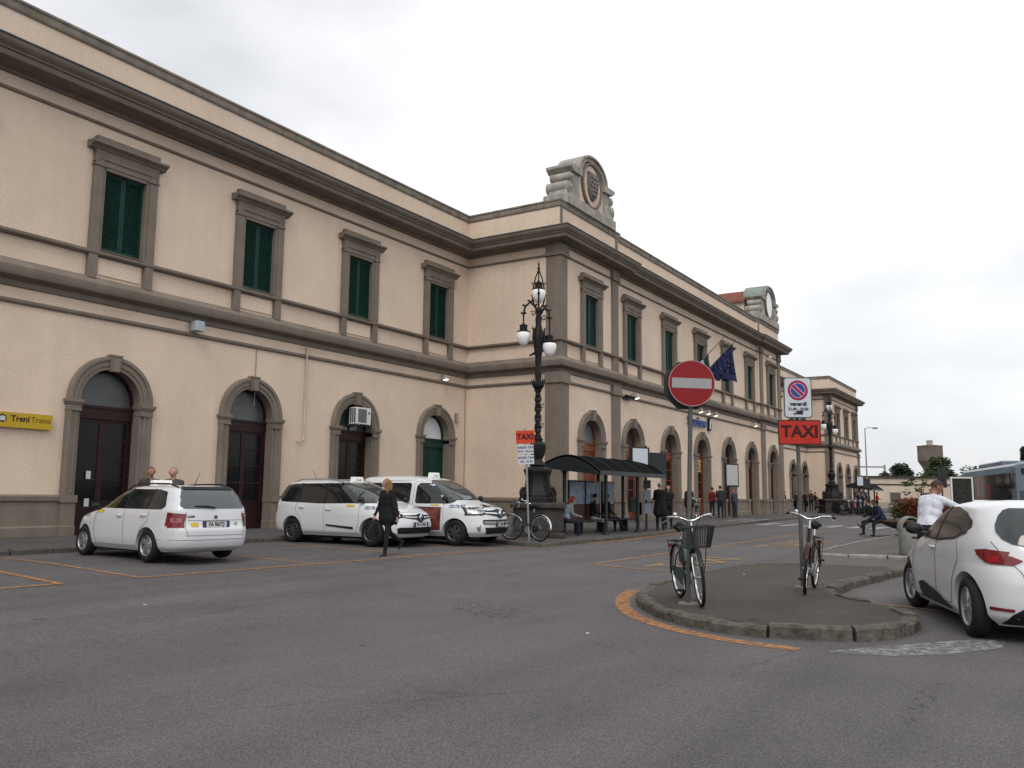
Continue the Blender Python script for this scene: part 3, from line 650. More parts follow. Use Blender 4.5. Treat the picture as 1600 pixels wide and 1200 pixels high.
# ------------------------------------------------------------------ cars
paint = mat('white_car_paint', (.63,.645,.67), .28, spec=.5, coat=.6)
carglass = mat('car_glass', (.010,.012,.013), .06, spec=.6)
cartrim = mat('black_trim', (.014,.014,.015), .5)
tail_red = mat('tail_red', (.16,.004,.009), .2, spec=.5, coat=.5)
lensm = mat('headlamp_lens', (.30,.32,.34), .12, spec=.6, coat=.6)
alloy = mat('alloy', (.36,.37,.38), .35, metal=.7)
alloyd = mat('alloy_dark', (.09,.09,.095), .4, metal=.6)
seam = mat('panel_gap', (.16,.16,.17), .8)
platem = mat('plate_white', (.55,.56,.58), .5)
plateb = mat('plate_blue', (.01,.03,.14), .5)
stick_y = mat('sticker_yellow', (.55,.42,.03), .5)
stick_b = mat('sticker_blue', (.05,.07,.16), .5)
class Car:
    def __init__(c, levels, name, label, cat='car', body=paint, ext=None):
        c.L = levels; c.T = ext if ext else thing(name, label, cat); c.body = body
    def lev(c, z):
        L = c.L
        if z <= L[0][0]: return L[0][1:]
        for i in range(len(L)-1):
            if z <= L[i+1][0]:
                a, b = L[i], L[i+1]; p = L[i-1] if i else a; q = L[i+2] if i+2 < len(L) else b
                h = b[0]-a[0]; t = (z-a[0])/h; r = []
                for k in range(1, 6):
                    d = (b[k]-a[k])/h; d0 = (a[k]-p[k])/(a[0]-p[0]) if i else d; d1 = (q[k]-b[k])/(q[0]-b[0]) if i+2 < len(L) else d
                    m0 = 0 if d0*d <= 0 else 2*d0*d/(d0+d); m1 = 0 if d1*d <= 0 else 2*d1*d/(d1+d)
                    r.append((2*t**3-3*t*t+1)*a[k]+(t**3-2*t*t+t)*h*m0+(-2*t**3+3*t*t)*b[k]+(t**3-t*t)*h*m1)
                return r
        return L[-1][1:]
    def side(c, x, z, off=0., s=1):
        xr, xf, W, nr, nf = c.lev(z); xm = (xr+xf)/2
        u, n = ((x-xm)/(xf-xm), nf) if x > xm else ((xm-x)/(xm-xr), nr)
        u = min(.9995, u); p = Vector((x, s*(W*(1-u**n)**(1/n)), z))
        if off: p += c.nrm(lambda a, b: c.side(a, b, 0, s), x, z, p)*max(off+.005, .001)
        return p
    def nrm(c, f, a, b, p):
        e = .012; d1 = f(a+e, b)-f(a-e, b); d2 = f(a, b+e)-f(a, b-e); n = d1.cross(d2)
        if n.length < 1e-12: return Vector((0, math.copysign(1, p.y), 0))
        n.normalize(); q = Vector((p.x*.35, p.y, max(0, p.z-.9)+.0))
        return n if n.dot(q) > 0 else -n
    def end(c, y, z, front, off=0.):
        xr, xf, W, nr, nf = c.lev(z); xm = (xr+xf)/2; v = min(.9995, abs(y)/W)
        p = Vector((xm+(xf-xm)*(1-v**nf)**(1/nf), y, z)) if front else Vector((xm-(xm-xr)*(1-v**nr)**(1/nr), y, z))
        if off: p += c.nrm(lambda a, b: c.end(a, b, front, 0), y, z, Vector((p.x*3, p.y, p.z)))*max(off+.005, .001)
        return p
    def hood(c, x, y, off=0.):                       # highest z of the body above (x,y)
        lo, hi = c.L[0][0], c.L[-1][0]-.0005
        for _ in range(26):
            z = (lo+hi)/2; xr, xf, W, nr, nf = c.lev(z); xm = (xr+xf)/2
            u, n = ((x-xm)/max(1e-4, xf-xm), nf) if x > xm else ((xm-x)/max(1e-4, xm-xr), nr)
            ins = abs(u) < 1 and abs(y) < W*(1-abs(u)**n)**(1/n)
            if ins: lo = z
            else: hi = z
        return Vector((x, y, lo+off))
    def build_body(c, axles, wr, wells=True, nsl=84, na=120):
        zs = [c.L[0][0]+(c.L[-1][0]-c.L[0][0])*(1-(1-i/(nsl-1))**1.0) for i in range(nsl-8)]
        zt = c.L[-1][0]; zs = [c.L[0][0]+(zt-.05-c.L[0][0])*i/(nsl-12) for i in range(nsl-11)]+[zt-.05*(1-(k/10))**2 for k in range(1, 11)]
        mb = MB()
        for z in zs:
            xr, xf, W, nr, nf = c.lev(z); xm = (xr+xf)/2
            for k in range(na):
                a = 2*PI*(k+.5)/na; ca, sa = math.cos(a), math.sin(a); n = nf if ca > 0 else nr; Lh = (xf-xm) if ca > 0 else (xm-xr)
                mb.v.append(Vector((xm+math.copysign(Lh*abs(ca)**(2/n), ca), math.copysign(W*abs(sa)**(2/n), sa), z)))
        N = len(zs)
        for i in range(N-1):
            for k in range(na): mb.f.append([i*na+k, i*na+(k+1) % na, (i+1)*na+(k+1) % na, (i+1)*na+k]); mb.m.append(0)
        mb.f += [list(range(na-1, -1, -1)), list(range((N-1)*na, N*na))]; mb.m += [0, 0]
        me = mb.mesh('body', [c.body]); o = bpy.data.objects.new('tmp', me); COL.objects.link(o)
        ct = MB(); Wm = max(l[3] for l in c.L)
        for ax in axles:
            for s in (-1, 1): ct.cyl((ax, s*(Wm-.34), wr+.0), (ax, s*(Wm+.2), wr+.0), wr+.052, wr+.052, 40)
        co = bpy.data.objects.new('tmpc', ct.mesh('c', [cartrim])); COL.objects.link(co)
        md = o.modifiers.new('b', 'BOOLEAN'); md.operation = 'DIFFERENCE'; md.object = co; md.solver = 'EXACT'
        dg = bpy.context.evaluated_depsgraph_get(); m2 = bpy.data.meshes.new_from_object(o.evaluated_get(dg))
        bpy.data.objects.remove(o); bpy.data.objects.remove(co)
        m2.name = 'body'; m2.shade_smooth(); m2.set_sharp_from_angle(angle=R(38)); c.B = link('body', m2, c.T)
        ln = MB()
        for ax in axles:
            for s in (-1, 1):
                n = 24; P = [(ax+(wr+.049)*math.cos(-.25+(PI+.5)*k/(n-1)), wr+(wr+.049)*math.sin(-.25+(PI+.5)*k/(n-1))) for k in range(n)]
                ya, yb = s*(Wm-.335), s*(Wm-.17)
                ln.add([(x, ya, z) for x, z in P]+[(x, yb, z) for x, z in P], [(k, k+1, n+k+1, n+k) for k in range(n-1)]+[tuple(range(n))])
        ln.box(-1.5, 1.5, -Wm+.2, Wm-.2, .16, .24)
        ln.build('wheel_arch_liner', cartrim, c.B)
        return c.B
    def patch_side(c, name, poly, m, off=.004, s=1, step=.07, parent=None):
        vs, fs = fill(poly, lambda x, z: c.side(x, z, off, s), step); return MB().add(vs, fs).build(name, m, parent or c.T, 60)
    def patch_end(c, name, poly, m, front, off=.004, step=.07, parent=None):
        vs, fs = fill(poly, lambda y, z: c.end(y, z, front, off), step); return MB().add(vs, fs).build(name, m, parent or c.T, 60)
    def seam_side(c, lines, s=1, w=.006):
        mb = MB()
        for pl in lines:
            pts = []
            for i in range(len(pl)-1):
                a, b = Vector(pl[i]), Vector(pl[i+1]); k = max(1, int((b-a).length/.06)); pts += [a.lerp(b, j/k) for j in range(k)]
            pts.append(Vector(pl[-1]))
            mb.tube([c.side(p.x, p.y, .0005, s) for p in pts], w*.55, 5)
        return mb.build('door_seam', seam, c.B)
    def seam_end(c, lines, front, w=.006):
        mb = MB()
        for pl in lines:
            pts = []
            for i in range(len(pl)-1):
                a, b = Vector(pl[i]), Vector(pl[i+1]); k = max(1, int((b-a).length/.06)); pts += [a.lerp(b, j/k) for j in range(k)]
            pts.append(Vector(pl[-1])); mb.tube([c.end(p.x, p.y, front, .0005) for p in pts], w*.55, 5)
        return mb.build('tailgate_seam' if not front else 'bonnet_seam', seam, c.B)
    def handle(c, x, z, s=1):
        mb = MB(); p = c.side(x, z, .018, s); a = c.side(x-.10, z, .0, s); b = c.side(x+.10, z+.006, .0, s)
        mb.tube([a, c.side(x-.07, z, .024, s), p+Vector((0, s*.008, 0)), c.side(x+.07, z+.004, .024, s), b], [.010,.014,.015,.014,.010], 8); return mb.build('door_handle', c.body, c.B, 60)
    def mirror(c, x, z, s=1, m=cartrim, sc=1.0):
        p = c.side(x, z, 0, s); mb = MB(); mb.sphere(p+Vector((.02, s*.13, .055))*sc, (.055*sc, .095*sc, .062*sc), 14, 9); mb.tube([p+Vector((0, -s*.03, -.02)), p+Vector((.02, s*.1, .02))*1], .03*sc, 8); return mb.build('mirror', m, c.T, 60)
def wheel_meshes(r, w, style, rimm):
    prof = []
    t = MB(); N = 36; pr = [(r*.64,-w/2+.01),(r*.72,-w/2-.002),(r*.88,-w/2),(r*.96,-w/2+.02),(r,-w/2+.05),(r,w/2-.05),(r*.96,w/2-.02),(r*.88,w/2),(r*.72,w/2+.002),(r*.64,w/2-.01)]
    for q, y in pr: t.v += [Vector((q*math.cos(2*PI*k/N), y, q*math.sin(2*PI*k/N))) for k in range(N)]
    for i in range(len(pr)-1):
        for k in range(N): t.f.append([i*N+k, i*N+(k+1) % N, (i+1)*N+(k+1) % N, (i+1)*N+k]); t.m.append(0)
    rm = MB(); pr2 = [(r*.655,w/2-.012),(r*.63,w/2-.004),(r*.58,w/2-.02),(r*.57,-w/2+.03),(.02,-w/2+.03)]
    for q, y in pr2: rm.v += [Vector((q*math.cos(2*PI*k/N), y, q*math.sin(2*PI*k/N))) for k in range(N)]
    for i in range(len(pr2)-1):
        for k in range(N): rm.f.append([i*N+k, i*N+(k+1) % N, (i+1)*N+(k+1) % N, (i+1)*N+k]); rm.m.append(0 if i < 3 else 1)
    for k in range(style):
        a = 2*PI*k/style
        rm.M = Matrix.Rotation(-a, 4, 'Y'); y0 = w/2-.045
        wd = .055 if style < 8 else .030
        rm.add([(.03,y0-.02,-wd*.8),(r*.6,y0-.03,-wd*1.15),(r*.6,y0-.03,wd*1.15),(.03,y0-.02,wd*.8),(.03,y0+.028,-wd*.55),(r*.59,y0+.018,-wd*.85),(r*.59,y0+.018,wd*.85),(.03,y0+.028,wd*.55)], [(4,5,6,7),(0,4,7,3),(0,1,5,4),(3,7,6,2),(1,2,6,5)])
    rm.M = None; rm.cyl((0,w/2-.07,0), (0,w/2-.01,0), r*.17, r*.13, 16)
    return t.mesh('wheel', rubber, 40), rm.mesh('rim', [rimm, cartrim], 35)
def add_wheels(c, axles, track, r, w, style, rimm, steer=0):
    tm, rm = wheel_meshes(r, w, style, rimm)
    for i, ax in enumerate(axles):
        for s in (1, -1):
            o = link('wheel', tm, c.T, (ax, s*track/2, r)); o.rotation_euler = (0, random.uniform(0, 1), (PI if s < 0 else 0)+(steer if i == 0 else 0)); link('rim', rm, o)
def rpoly(x0, x1, z0, z1, r=.03, n=4):
    p = []
    for cx, cz, a in ((x1-r, z0+r, -90), (x1-r, z1-r, 0), (x0+r, z1-r, 90), (x0+r, z0+r, 180)):
        for k in range(n+1): t = R(a+90*k/n); p.append((cx+r*math.cos(t), cz+r*math.sin(t)))
    return p
def plate(c, y, z, front, txt, w=.52, h=.11, tilt=0):
    b = c.end(y, z, front); s = 1 if front else -1; m = MB(); x = b.x+s*.012
    m.box(min(x, x+s*.012), max(x, x+s*.012), y-w/2-.015, y+w/2+.015, z-h/2-.012, z+h/2+.012); o = m.build('number_plate', cartrim, c.T)
    m = MB(); x += s*.0125; m.box(min(x, x+s*.004), max(x, x+s*.004), y-w/2, y+w/2, z-h/2, z+h/2); m.build('plate_panel', platem, o)
    m = MB(); x += s*.0045
    for e in (-1, 1): m.box(min(x, x+s*.002), max(x, x+s*.002), y+e*w/2-(.045 if e > 0 else 0), y+e*w/2+(0 if e > 0 else .045), z-h/2, z+h/2)
    m.build('plate_band', plateb, o)
    Mx = Matrix(((0,0,s,x+s*.001),(s,0,0,y),(0,1,0,z),(0,0,0,1)))
    m = MB(); put_text(m, txt, h*.95, Mx, .0015, .002, sx=.82); m.build('plate_lettering', inkm, o)
def taxi_sign(c, x, y=0, w=.36):
    z = c.hood(x, y).z; m = MB()
    m.prism([(-.075, 0), (.075, 0), (.05, .14), (-.05, .14)], -w/2, w/2); o = m.build('taxi_sign', mat('lightbox_white', (.82,.82,.80), .4), c.T, loc=(x, y, z-.004))
    for s in (1, -1):
        m = MB(); n = Vector((s*.115, 0, .025)).normalized(); u = Vector((0, s, 0)); v = n.cross(u)
        Mx = Matrix(((u.x, v.x, n.x, s*.064), (u.y, v.y, n.y, 0), (u.z, v.z, n.z, .056), (0,0,0,1)))
        put_text(m, 'TAXI', .10, Mx, .002, .002, sx=1.15); m.build('sign_lettering', inkm, o)
def roof_rail(c, s, x0, x1, y, m=cartrim):
    mb = MB(); P = []
    for k in range(13):
        t = k/12; x = x0+(x1-x0)*t; h = .05*min(1, 6*t, 6*(1-t)); P.append(c.hood(x, s*(y-.03*abs(2*t-1)**3), .0)+Vector((0, 0, h)))
    mb.tube(P, .016, 8); return mb.build('roof_rail', m, c.T, 60)
def antenna(c, x, ln=.3, lean=-.6):
    p = c.hood(x, 0); MB().tube([p, p+Vector((lean*ln, 0, ln))], [.008, .004], 6).build('antenna', cartrim, c.T)
def wiper(c, y0, y1, z0, z1):
    MB().tube([c.end(y0, z0, False, .02), c.end((y0+y1)/2, (z0+z1)/2+.01, False, .035), c.end(y1, z1, False, .02)], [.022,.014,.008], 6).build('wiper', cartrim, c.T)
def side_text(c, txt, size, x, z, m, s, off=.006, name='sticker', sx=1.0):
    vs, fs = text_mb(txt, size, 0, .004); mb = MB(); d = -s
    mb.add([c.side(x+v.x*d*sx, z+v.y, off, s) for v in vs], fs); return mb.build(name, m, c.B)

# estate taxi -----------------------------------------------------------------
LV = [(.20,-1.98,1.88,.76,6,4),(.30,-2.16,2.0,.83,6,4),(.45,-2.20,2.05,.86,6,3.6),(.60,-2.20,2.06,.866,6,3.4),(.72,-2.155,2.03,.866,6,3.2),(.80,-2.14,1.94,.862,6,3.1),(.90,-2.13,1.56,.855,6,3.2),(.97,-2.12,1.15,.845,6,3.4),(1.02,-2.11,.98,.825,6,3.4),(1.15,-2.06,.70,.775,5.5,3.5),(1.30,-1.97,.38,.715,5.5,3.6),(1.40,-1.86,.08,.65,5,3.6),(1.45,-1.62,-.25,.52,4,3.4),(1.467,-1.0,-.6,.14,3,3)]
c = Car(LV, 'taxi_estate_car', 'white estate taxi with roof rails seen from behind, nose to the station wall', 'car')
AX = (1.235, -1.235); c.build_body(AX, .305); add_wheels(c, AX, 1.50, .305, .20, 5, alloy)
for s in (1, -1):
    c.patch_side('side_window', [(.78,1.0),(.52,1.19),(.22,1.33),(-.05,1.385),(-1.35,1.375),(-1.62,1.33),(-1.74,1.06),(-1.66,1.0)], carglass, .004, s)
    c.patch_side('window_pillar', [(-.36,1.0),(-.43,1.0),(-.41,1.386),(-.35,1.386)], cartrim, .007, s, parent=c.B); c.patch_side('window_pillar', [(-1.12,1.0),(-1.19,1.0),(-1.25,1.38),(-1.19,1.38)], cartrim, .007, s, parent=c.B)
    c.seam_side([[(.72,.98),(.78,.6),(.70,.30),(-.38,.29),(-.40,.98)], [(-.42,.29),(-.86,.30),(-1.02,.62),(-1.26,.78),(-1.28,.98)]], s)
    c.handle(-.22, .86, s); c.handle(-1.10, .88, s); c.mirror(.74, .98, s); roof_rail(c, s, .15, -1.75, .56)
    t = MB(); vs, fs = fill([(-1.80,.70),(-1.99,.66),(-2.10,.70),(-2.10,.92),(-1.84,.95)], lambda x, z: c.side(x, z, .006, s), .08); t.add(vs, fs); vs, fs = fill([(s*.80,.66),(s*.62,.66),(s*.60,.92),(s*.79,.94)], lambda y, z: c.end(y, z, False, .006), .08); t.add(vs, fs); tl = t.build('tail_light', tail_red, c.T, 60)
    t = MB(); vs, fs = fill([(s*.77,.76),(s*.65,.76),(s*.64,.84),(s*.77,.85)], lambda y, z: c.end(y, z, False, .009), .08); t.add(vs, fs); t.build('light_lens', mat('lens_pink', (.32,.12,.13), .3), tl)
    h = MB(); vs, fs = fill([(1.55,.74),(1.80,.66),(1.93,.66),(1.86,.79),(1.62,.83)], lambda x, z: c.side(x, z, .006, s), .08); h.add(vs, fs); h.build('headlight', lensm, c.T, 60)
    c.patch_side('sticker', rpoly(.45,.70,.905,.965,.01), stick_y, .004, s, parent=c.B); side_text(c, 'SOCOTA', .085, 1.25, .84, MT['panel_gap'], s, sx=.9)
c.patch_end('rear_window', [(-.60,1.02),(.60,1.02),(.655,1.06),(.62,1.22),(.56,1.35),(.48,1.385),(-.48,1.385),(-.56,1.35),(-.62,1.22),(-.655,1.06)], mat('rear_glass', (.06,.075,.08), .05, spec=.8), False)
c.patch_end('windscreen', [(-.74,1.03),(.74,1.03),(.60,1.38),(-.60,1.38)], carglass, True)
c.seam_end([[(-.60,.66),(-.58,.96)], [(.60,.66),(.58,.96)], [(-.60,.52),(.60,.52)], [(-.60,.66),(-.56,.52)], [(.60,.66),(.56,.52)], [(-.55,.80),(.55,.80)], [(-.84,.44),(.84,.44)]], False)
c.patch_end('rear_spoiler', [(-.55,1.37),(.55,1.37),(.50,1.415),(-.50,1.415)], cartrim, False, .02)
plate(c, .0, .72, False, 'FA 965TJ'); wiper(c, .02, .42, 1.03, 1.06); taxi_sign(c, -.15, 0, .40); antenna(c, -1.35, .26, -.75)
MB().cyl(c.end(0,.86,False), c.end(0,.86,False,.014), .032, .032, 16).build('tailgate_badge', alloyd, c.T)
m = MB(); c.patch_end('sticker', rpoly(.36,.50,.68,.76,.02), stick_y, False, .005)
e = c.end(-.42,.72,False,.006); m = MB(); put_text(m, 'C', .09, Matrix(((0,0,-1,e.x),(-1,0,0,e.y),(0,1,0,e.z),(0,0,0,1))), .001, .004); m.build('sticker', seam, c.T)
m = MB(); e = c.end(.50,.87,False,.006); put_text(m, 'COMBI', .05, Matrix(((0,0,-1,e.x),(-1,0,0,e.y),(0,1,0,e.z),(0,0,0,1))), .001, .002); m.build('tailgate_lettering', alloyd, c.T)
c.T.location = (-20.40,-6.85,gz(-6.85)); c.T.rotation_euler = (0, 0, R(83.5)); c.T.scale = (1, 1, .965)

# large people carrier taxi -----------------------------------------------------
LV = [(.22,-2.12,2.05,.82,6,4.2),(.35,-2.27,2.2,.90,6,4),(.55,-2.31,2.25,.92,6,3.6),(.75,-2.29,2.22,.922,6,3.2),(.88,-2.26,2.03,.916,6,3.0),(.97,-2.24,1.74,.908,6,3.0),(1.06,-2.22,1.40,.885,6,3.2),(1.2,-2.17,1.10,.84,5.5,3.4),(1.4,-2.06,.68,.77,5,3.6),(1.55,-1.92,.27,.68,5,3.6),(1.62,-1.65,-.2,.52,4,3.4),(1.645,-1.1,-.6,.14,3,3)]
c = Car(LV, 'taxi_people_carrier', 'white people-carrier taxi with roof rails, nose to the road, woman walking past', 'car')
AX = (1.385, -1.385); c.build_body(AX, .325); add_wheels(c, AX, 1.58, .325, .21, 10, alloyd)
for s in (1, -1):
    c.patch_side('side_window', [(1.30,1.05),(.82,1.31),(.42,1.48),(.10,1.55),(-1.5,1.535),(-1.95,1.47),(-2.02,1.16),(-1.85,1.07),(-.4,1.03)], carglass, .004, s)
    c.patch_side('window_pillar', [(-.18,1.03),(-.25,1.03),(-.25,1.55),(-.19,1.55)], cartrim, .007, s, parent=c.B); c.patch_side('window_pillar', [(-1.14,1.05),(-1.21,1.05),(-1.24,1.545),(-1.18,1.545)], cartrim, .007, s, parent=c.B); c.patch_side('window_pillar', [(.86,1.04),(.81,1.04),(.74,1.34),(.80,1.31)], cartrim, .007, s, parent=c.B)
    c.seam_side([[(.95,1.02),(1.0,.6),(.88,.30),(-.20,.29),(-.22,1.02)], [(-.25,.29),(-.98,.30),(-1.08,.66),(-1.25,.86),(-1.22,1.04)]], s)
    c.patch_side('side_moulding', [(.82,.40),(-.12,.47),(-.12,.51),(.82,.46)], cartrim, .008, s, parent=c.B)
    c.handle(-.05, .88, s); c.handle(-1.02, .92, s); c.mirror(1.0, 1.07, s, sc=1.1); roof_rail(c, s, .15, -1.7, .55, steel)
    t = MB(); vs, fs = fill([(-2.06,.80),(-2.20,.78),(-2.235,.90),(-2.17,1.12),(-2.12,1.32),(-2.06,1.30),(-2.10,1.0)], lambda x, z: c.side(x, z, .006, s), .08); t.add(vs, fs); t.build('tail_light', tail_red, c.T, 60)
    h = MB(); vs, fs = fill([(1.62,.86),(1.86,.70),(2.02,.66),(2.10,.72),(1.96,.86),(1.72,.92)], lambda x, z: c.side(x, z, .006, s), .08); h.add(vs, fs); vs, fs = fill([(s*.78,.70),(s*.52,.70),(s*.50,.78),(s*.74,.86)], lambda y, z: c.end(y, z, True, .006), .08); h.add(vs, fs); hl = h.build('headlight', cartrim, c.T, 60)
    h = MB(); vs, fs = fill([(1.74,.84),(1.88,.74),(2.00,.71),(2.04,.75),(1.92,.83),(1.78,.88)], lambda x, z: c.side(x, z, .010, s), .08); h.add(vs, fs); vs, fs = fill([(s*.74,.73),(s*.58,.73),(s*.57,.77),(s*.72,.82)], lambda y, z: c.end(y, z, True, .010), .08); h.add(vs, fs); h.build('headlight_lens', lensm, hl, 60)
    c.patch_side('sticker', rpoly(.55,.80,.955,1.01,.01), stick_y, .005, s, parent=c.B)
    side_text(c, 'CO.TA.PO', .10, 1.32, .93, stick_b, s, sx=.85)
c.patch_end('windscreen', [(-.74,1.10),(.74,1.10),(.60,1.51),(.48,1.56),(-.48,1.56),(-.60,1.51)], mat('windscreen_glass', (.05,.058,.06), .05, spec=.8), True)
c.patch_end('rear_window', [(-.7,1.1),(.7,1.1),(.6,1.5),(-.6,1.5)], carglass, False)
g_ = c.patch_end('grille', [(-.50,.70),(-.16,.66),(0,.58),(.16,.66),(.50,.70),(.50,.76),(.16,.77),(0,.80),(-.16,.77),(-.50,.76)], cartrim, True, .008)
for s in (1, -1): c.patch_end('grille_bar', [(s*.14,.70),(s*.48,.715),(s*.48,.735),(s*.14,.725)], chrome, True, .014, parent=g_)
def diamond(c, z, h, w):
    o = MB(); e = c.end(0, z, True, .02).x
    P = [(0,z+h),(w,z),(0,z-h),(-w,z)]; Q = [(0,z+h*.45),(w*.42,z),(0,z-h*.45),(-w*.42,z)]
    o.add([(e, y, q) for y, q in P]+[(e+.018, y, q) for y, q in Q]+[(e-.02, y, q) for y, q in P]+[(e-.01, y, q) for y, q in Q], [(k,(k+1)%4,4+(k+1)%4,4+k) for k in range(4)]+[(8+k,8+(k+1)%4,(k+1)%4,k) for k in range(4)]+[(4+k,4+(k+1)%4,12+(k+1)%4,12+k) for k in range(4)])
    return o.build('bonnet_emblem', chrome, c.T)
diamond(c, .71, .10, .075)
c.patch_end('lower_intake', [(-.62,.32),(.62,.32),(.66,.44),(.60,.47),(-.60,.47),(-.66,.44)], cartrim, True, .006)
c.patch_end('bumper_blade', [(-.62,.27),(.62,.27),(.66,.315),(-.66,.315)], paint, True, .03)
plate(c, 0, .53, True, 'FB 417MX'); taxi_sign(c, .05); antenna(c, -1.45, .3, -.45)
c.seam_end([[(-.62,.83),(-.3,.84),(.3,.84),(.62,.83)]], True)
c.T.location = (-14.15,-6.5,gz(-6.5)); c.T.rotation_euler = (0, 0, R(-91))

# van taxi ----------------------------------------------------------------------
LV = [(.22,-1.93,2.04,.80,7,4.2),(.35,-2.05,2.17,.89,7,4),(.55,-2.07,2.22,.91,7,3.6),(.8,-2.07,2.20,.915,7,3.2),(.95,-2.06,2.05,.915,7,3.0),(1.04,-2.06,1.72,.91,7,3.0),(1.12,-2.055,1.36,.90,7,3.2),(1.3,-2.04,1.12,.87,7,3.6),(1.5,-2.02,.80,.825,7,3.8),(1.66,-1.99,.46,.77,6,3.8),(1.75,-1.92,.12,.67,5,3.6),(1.79,-1.65,-.3,.48,4,3.4),(1.81,-1.0,-.6,.14,3,3)]
c = Car(LV, 'taxi_van', 'tall white van taxi with a dark red advert on its front door', 'van')
AX = (1.348, -1.348); c.build_body(AX, .32); add_wheels(c, AX, 1.56, .32, .20, 6, alloyd, steer=.0)
for s in (1, -1):
    c.patch_side('side_window', rpoly(.10,1.20,1.06,1.52,.07)[:5]+[(1.18,1.18),(.98,1.36),(.72,1.55),(.55,1.60),(.17,1.60),(.10,1.53)]+rpoly(.10,1.20,1.06,1.52,.07)[15:], carglass, .004, s)
    c.patch_side('side_window', rpoly(-.95,-.08,1.08,1.60,.08), carglass, .004, s); c.patch_side('side_window', rpoly(-1.92,-1.08,1.12,1.60,.08), carglass, .004, s)
    c.seam_side([[(1.02,1.64),(.98,.34),(.02,.33),(.02,1.64),(.5,1.66)], [(0,.33),(-.98,.34),(-1.02,1.66),(0,1.68)], [(0,.98),(-2.0,.98)]], s)
    c.patch_side('door_advert', [(.92,.38),(.06,.37),(.06,.98),(.94,.97)], mat('door_advert', (.05,.02,.018), .45, col2=(.19,.05,.04), scale=4, lo=.4, hi=.6), .005, s, parent=c.B)
    c.patch_side('advert_panel', [(.80,.66),(.26,.66),(.26,.88),(.80,.88)], mat('advert_red', (.21,.06,.045), .5, .3, 6), .008, s, parent=c.B)
    c.handle(-.12, 1.0, s); c.mirror(1.02, 1.14, s, sc=1.15)
    h = MB(); vs, fs = fill([(1.66,.98),(1.80,.84),(2.02,.76),(2.10,.84),(1.98,.98),(1.76,1.04)], lambda x, z: c.side(x, z, .006, s), .08); h.add(vs, fs); vs, fs = fill([(s*.80,.76),(s*.54,.78),(s*.52,.88),(s*.76,.98)], lambda y, z: c.end(y, z, True, .006), .08); h.add(vs, fs); hl = h.build('headlight', cartrim, c.T, 60)
    h = MB(); vs, fs = fill([(1.72,.96),(1.84,.86),(2.02,.80),(2.06,.85),(1.96,.95),(1.80,1.0)], lambda x, z: c.side(x, z, .010, s), .08); h.add(vs, fs); vs, fs = fill([(s*.77,.80),(s*.60,.81),(s*.59,.87),(s*.74,.94)], lambda y, z: c.end(y, z, True, .010), .08); h.add(vs, fs); h.build('headlight_lens', lensm, hl, 60)
    fg = MB(); e = c.end(s*.66, .46, True); fg.cyl(e-Vector((.03,0,0)), e+Vector((.02,0,0)), .085, .08, 18); fo = fg.build('fog_light', chrome, c.T, 40); fg = MB(); fg.cyl(e+Vector((.021,0,0)), e+Vector((.026,0,0)), .055, .05, 16); fg.build('fog_lens', lensm, fo)
    c.patch_side('sticker', rpoly(.62,.86,1.005,1.045,.01), stick_y, .005, s, parent=c.B); side_text(c, 'CO.TA.PO', .10, 1.36, .99, stick_b, s, sx=.85)
c.patch_end('windscreen', [(-.72,1.15),(.72,1.15),(.70,1.3),(.60,1.62),(.50,1.68),(-.50,1.68),(-.60,1.62),(-.70,1.3)], MT['windscreen_glass'], True)
c.patch_end('rear_window', rpoly(-.7,.7,1.1,1.65,.08), carglass, False)
g_ = c.patch_end('grille', [(-.55,.80),(-.16,.74),(0,.68),(.16,.74),(.55,.80),(.55,.88),(.16,.90),(0,.93),(-.16,.90),(-.55,.88)], cartrim, True, .008)
for s in (1, -1): c.patch_end('grille_bar', [(s*.14,.80),(s*.52,.82),(s*.52,.845),(s*.14,.83)], chrome, True, .014, parent=g_)
diamond(c, .81, .11, .08)
c.patch_end('upper_intake', rpoly(-.60,.60,.54,.66,.03), cartrim, True, .006); c.patch_end('lower_intake', [(-.50,.30),(.50,.30),(.56,.46),(-.56,.46)], cartrim, True, .006)
c.patch_end('bumper_bar', rpoly(-.58,.58,.56,.62,.02), greym, True, .012)
plate(c, 0, .54, True, 'FC 208LK', .40); taxi_sign(c, .05); antenna(c, .30, .12, -.2)
c.T.location = (-12.27,-7.62,gz(-7.62)); c.T.rotation_euler = (0, 0, R(-88.5))

# hatchback in the foreground ---------------------------------------------------------
LV = [(.17,-1.76,1.95,.79,5,4.8),(.28,-1.89,2.06,.855,5,4.8),(.45,-1.925,2.14,.870,4.8,4.3),(.60,-1.93,2.15,.876,4.6,4.0),(.72,-1.91,2.10,.874,4.4,3.6),(.80,-1.885,1.95,.870,4.2,3.4),(.88,-1.86,1.68,.860,4.2,3.4),(.95,-1.835,1.35,.846,4.2,3.4),(1.02,-1.80,1.04,.825,4.2,3.5),(1.15,-1.72,.76,.772,4.2,3.6),(1.28,-1.60,.44,.708,4.2,3.7),(1.37,-1.47,.12,.645,4.2,3.7),(1.425,-1.22,-.2,.50,3.8,3.4),(1.447,-.7,-.42,.14,3,3)]
c = Car(LV, 'hatchback_car', 'white hatchback in the right foreground with the white-shirted man leaning on it', 'car')
AX = (1.295, -1.295); c.build_body(AX, .315, nsl=92, na=140); add_wheels(c, AX, 1.50, .315, .19, 5, alloy, steer=R(6))
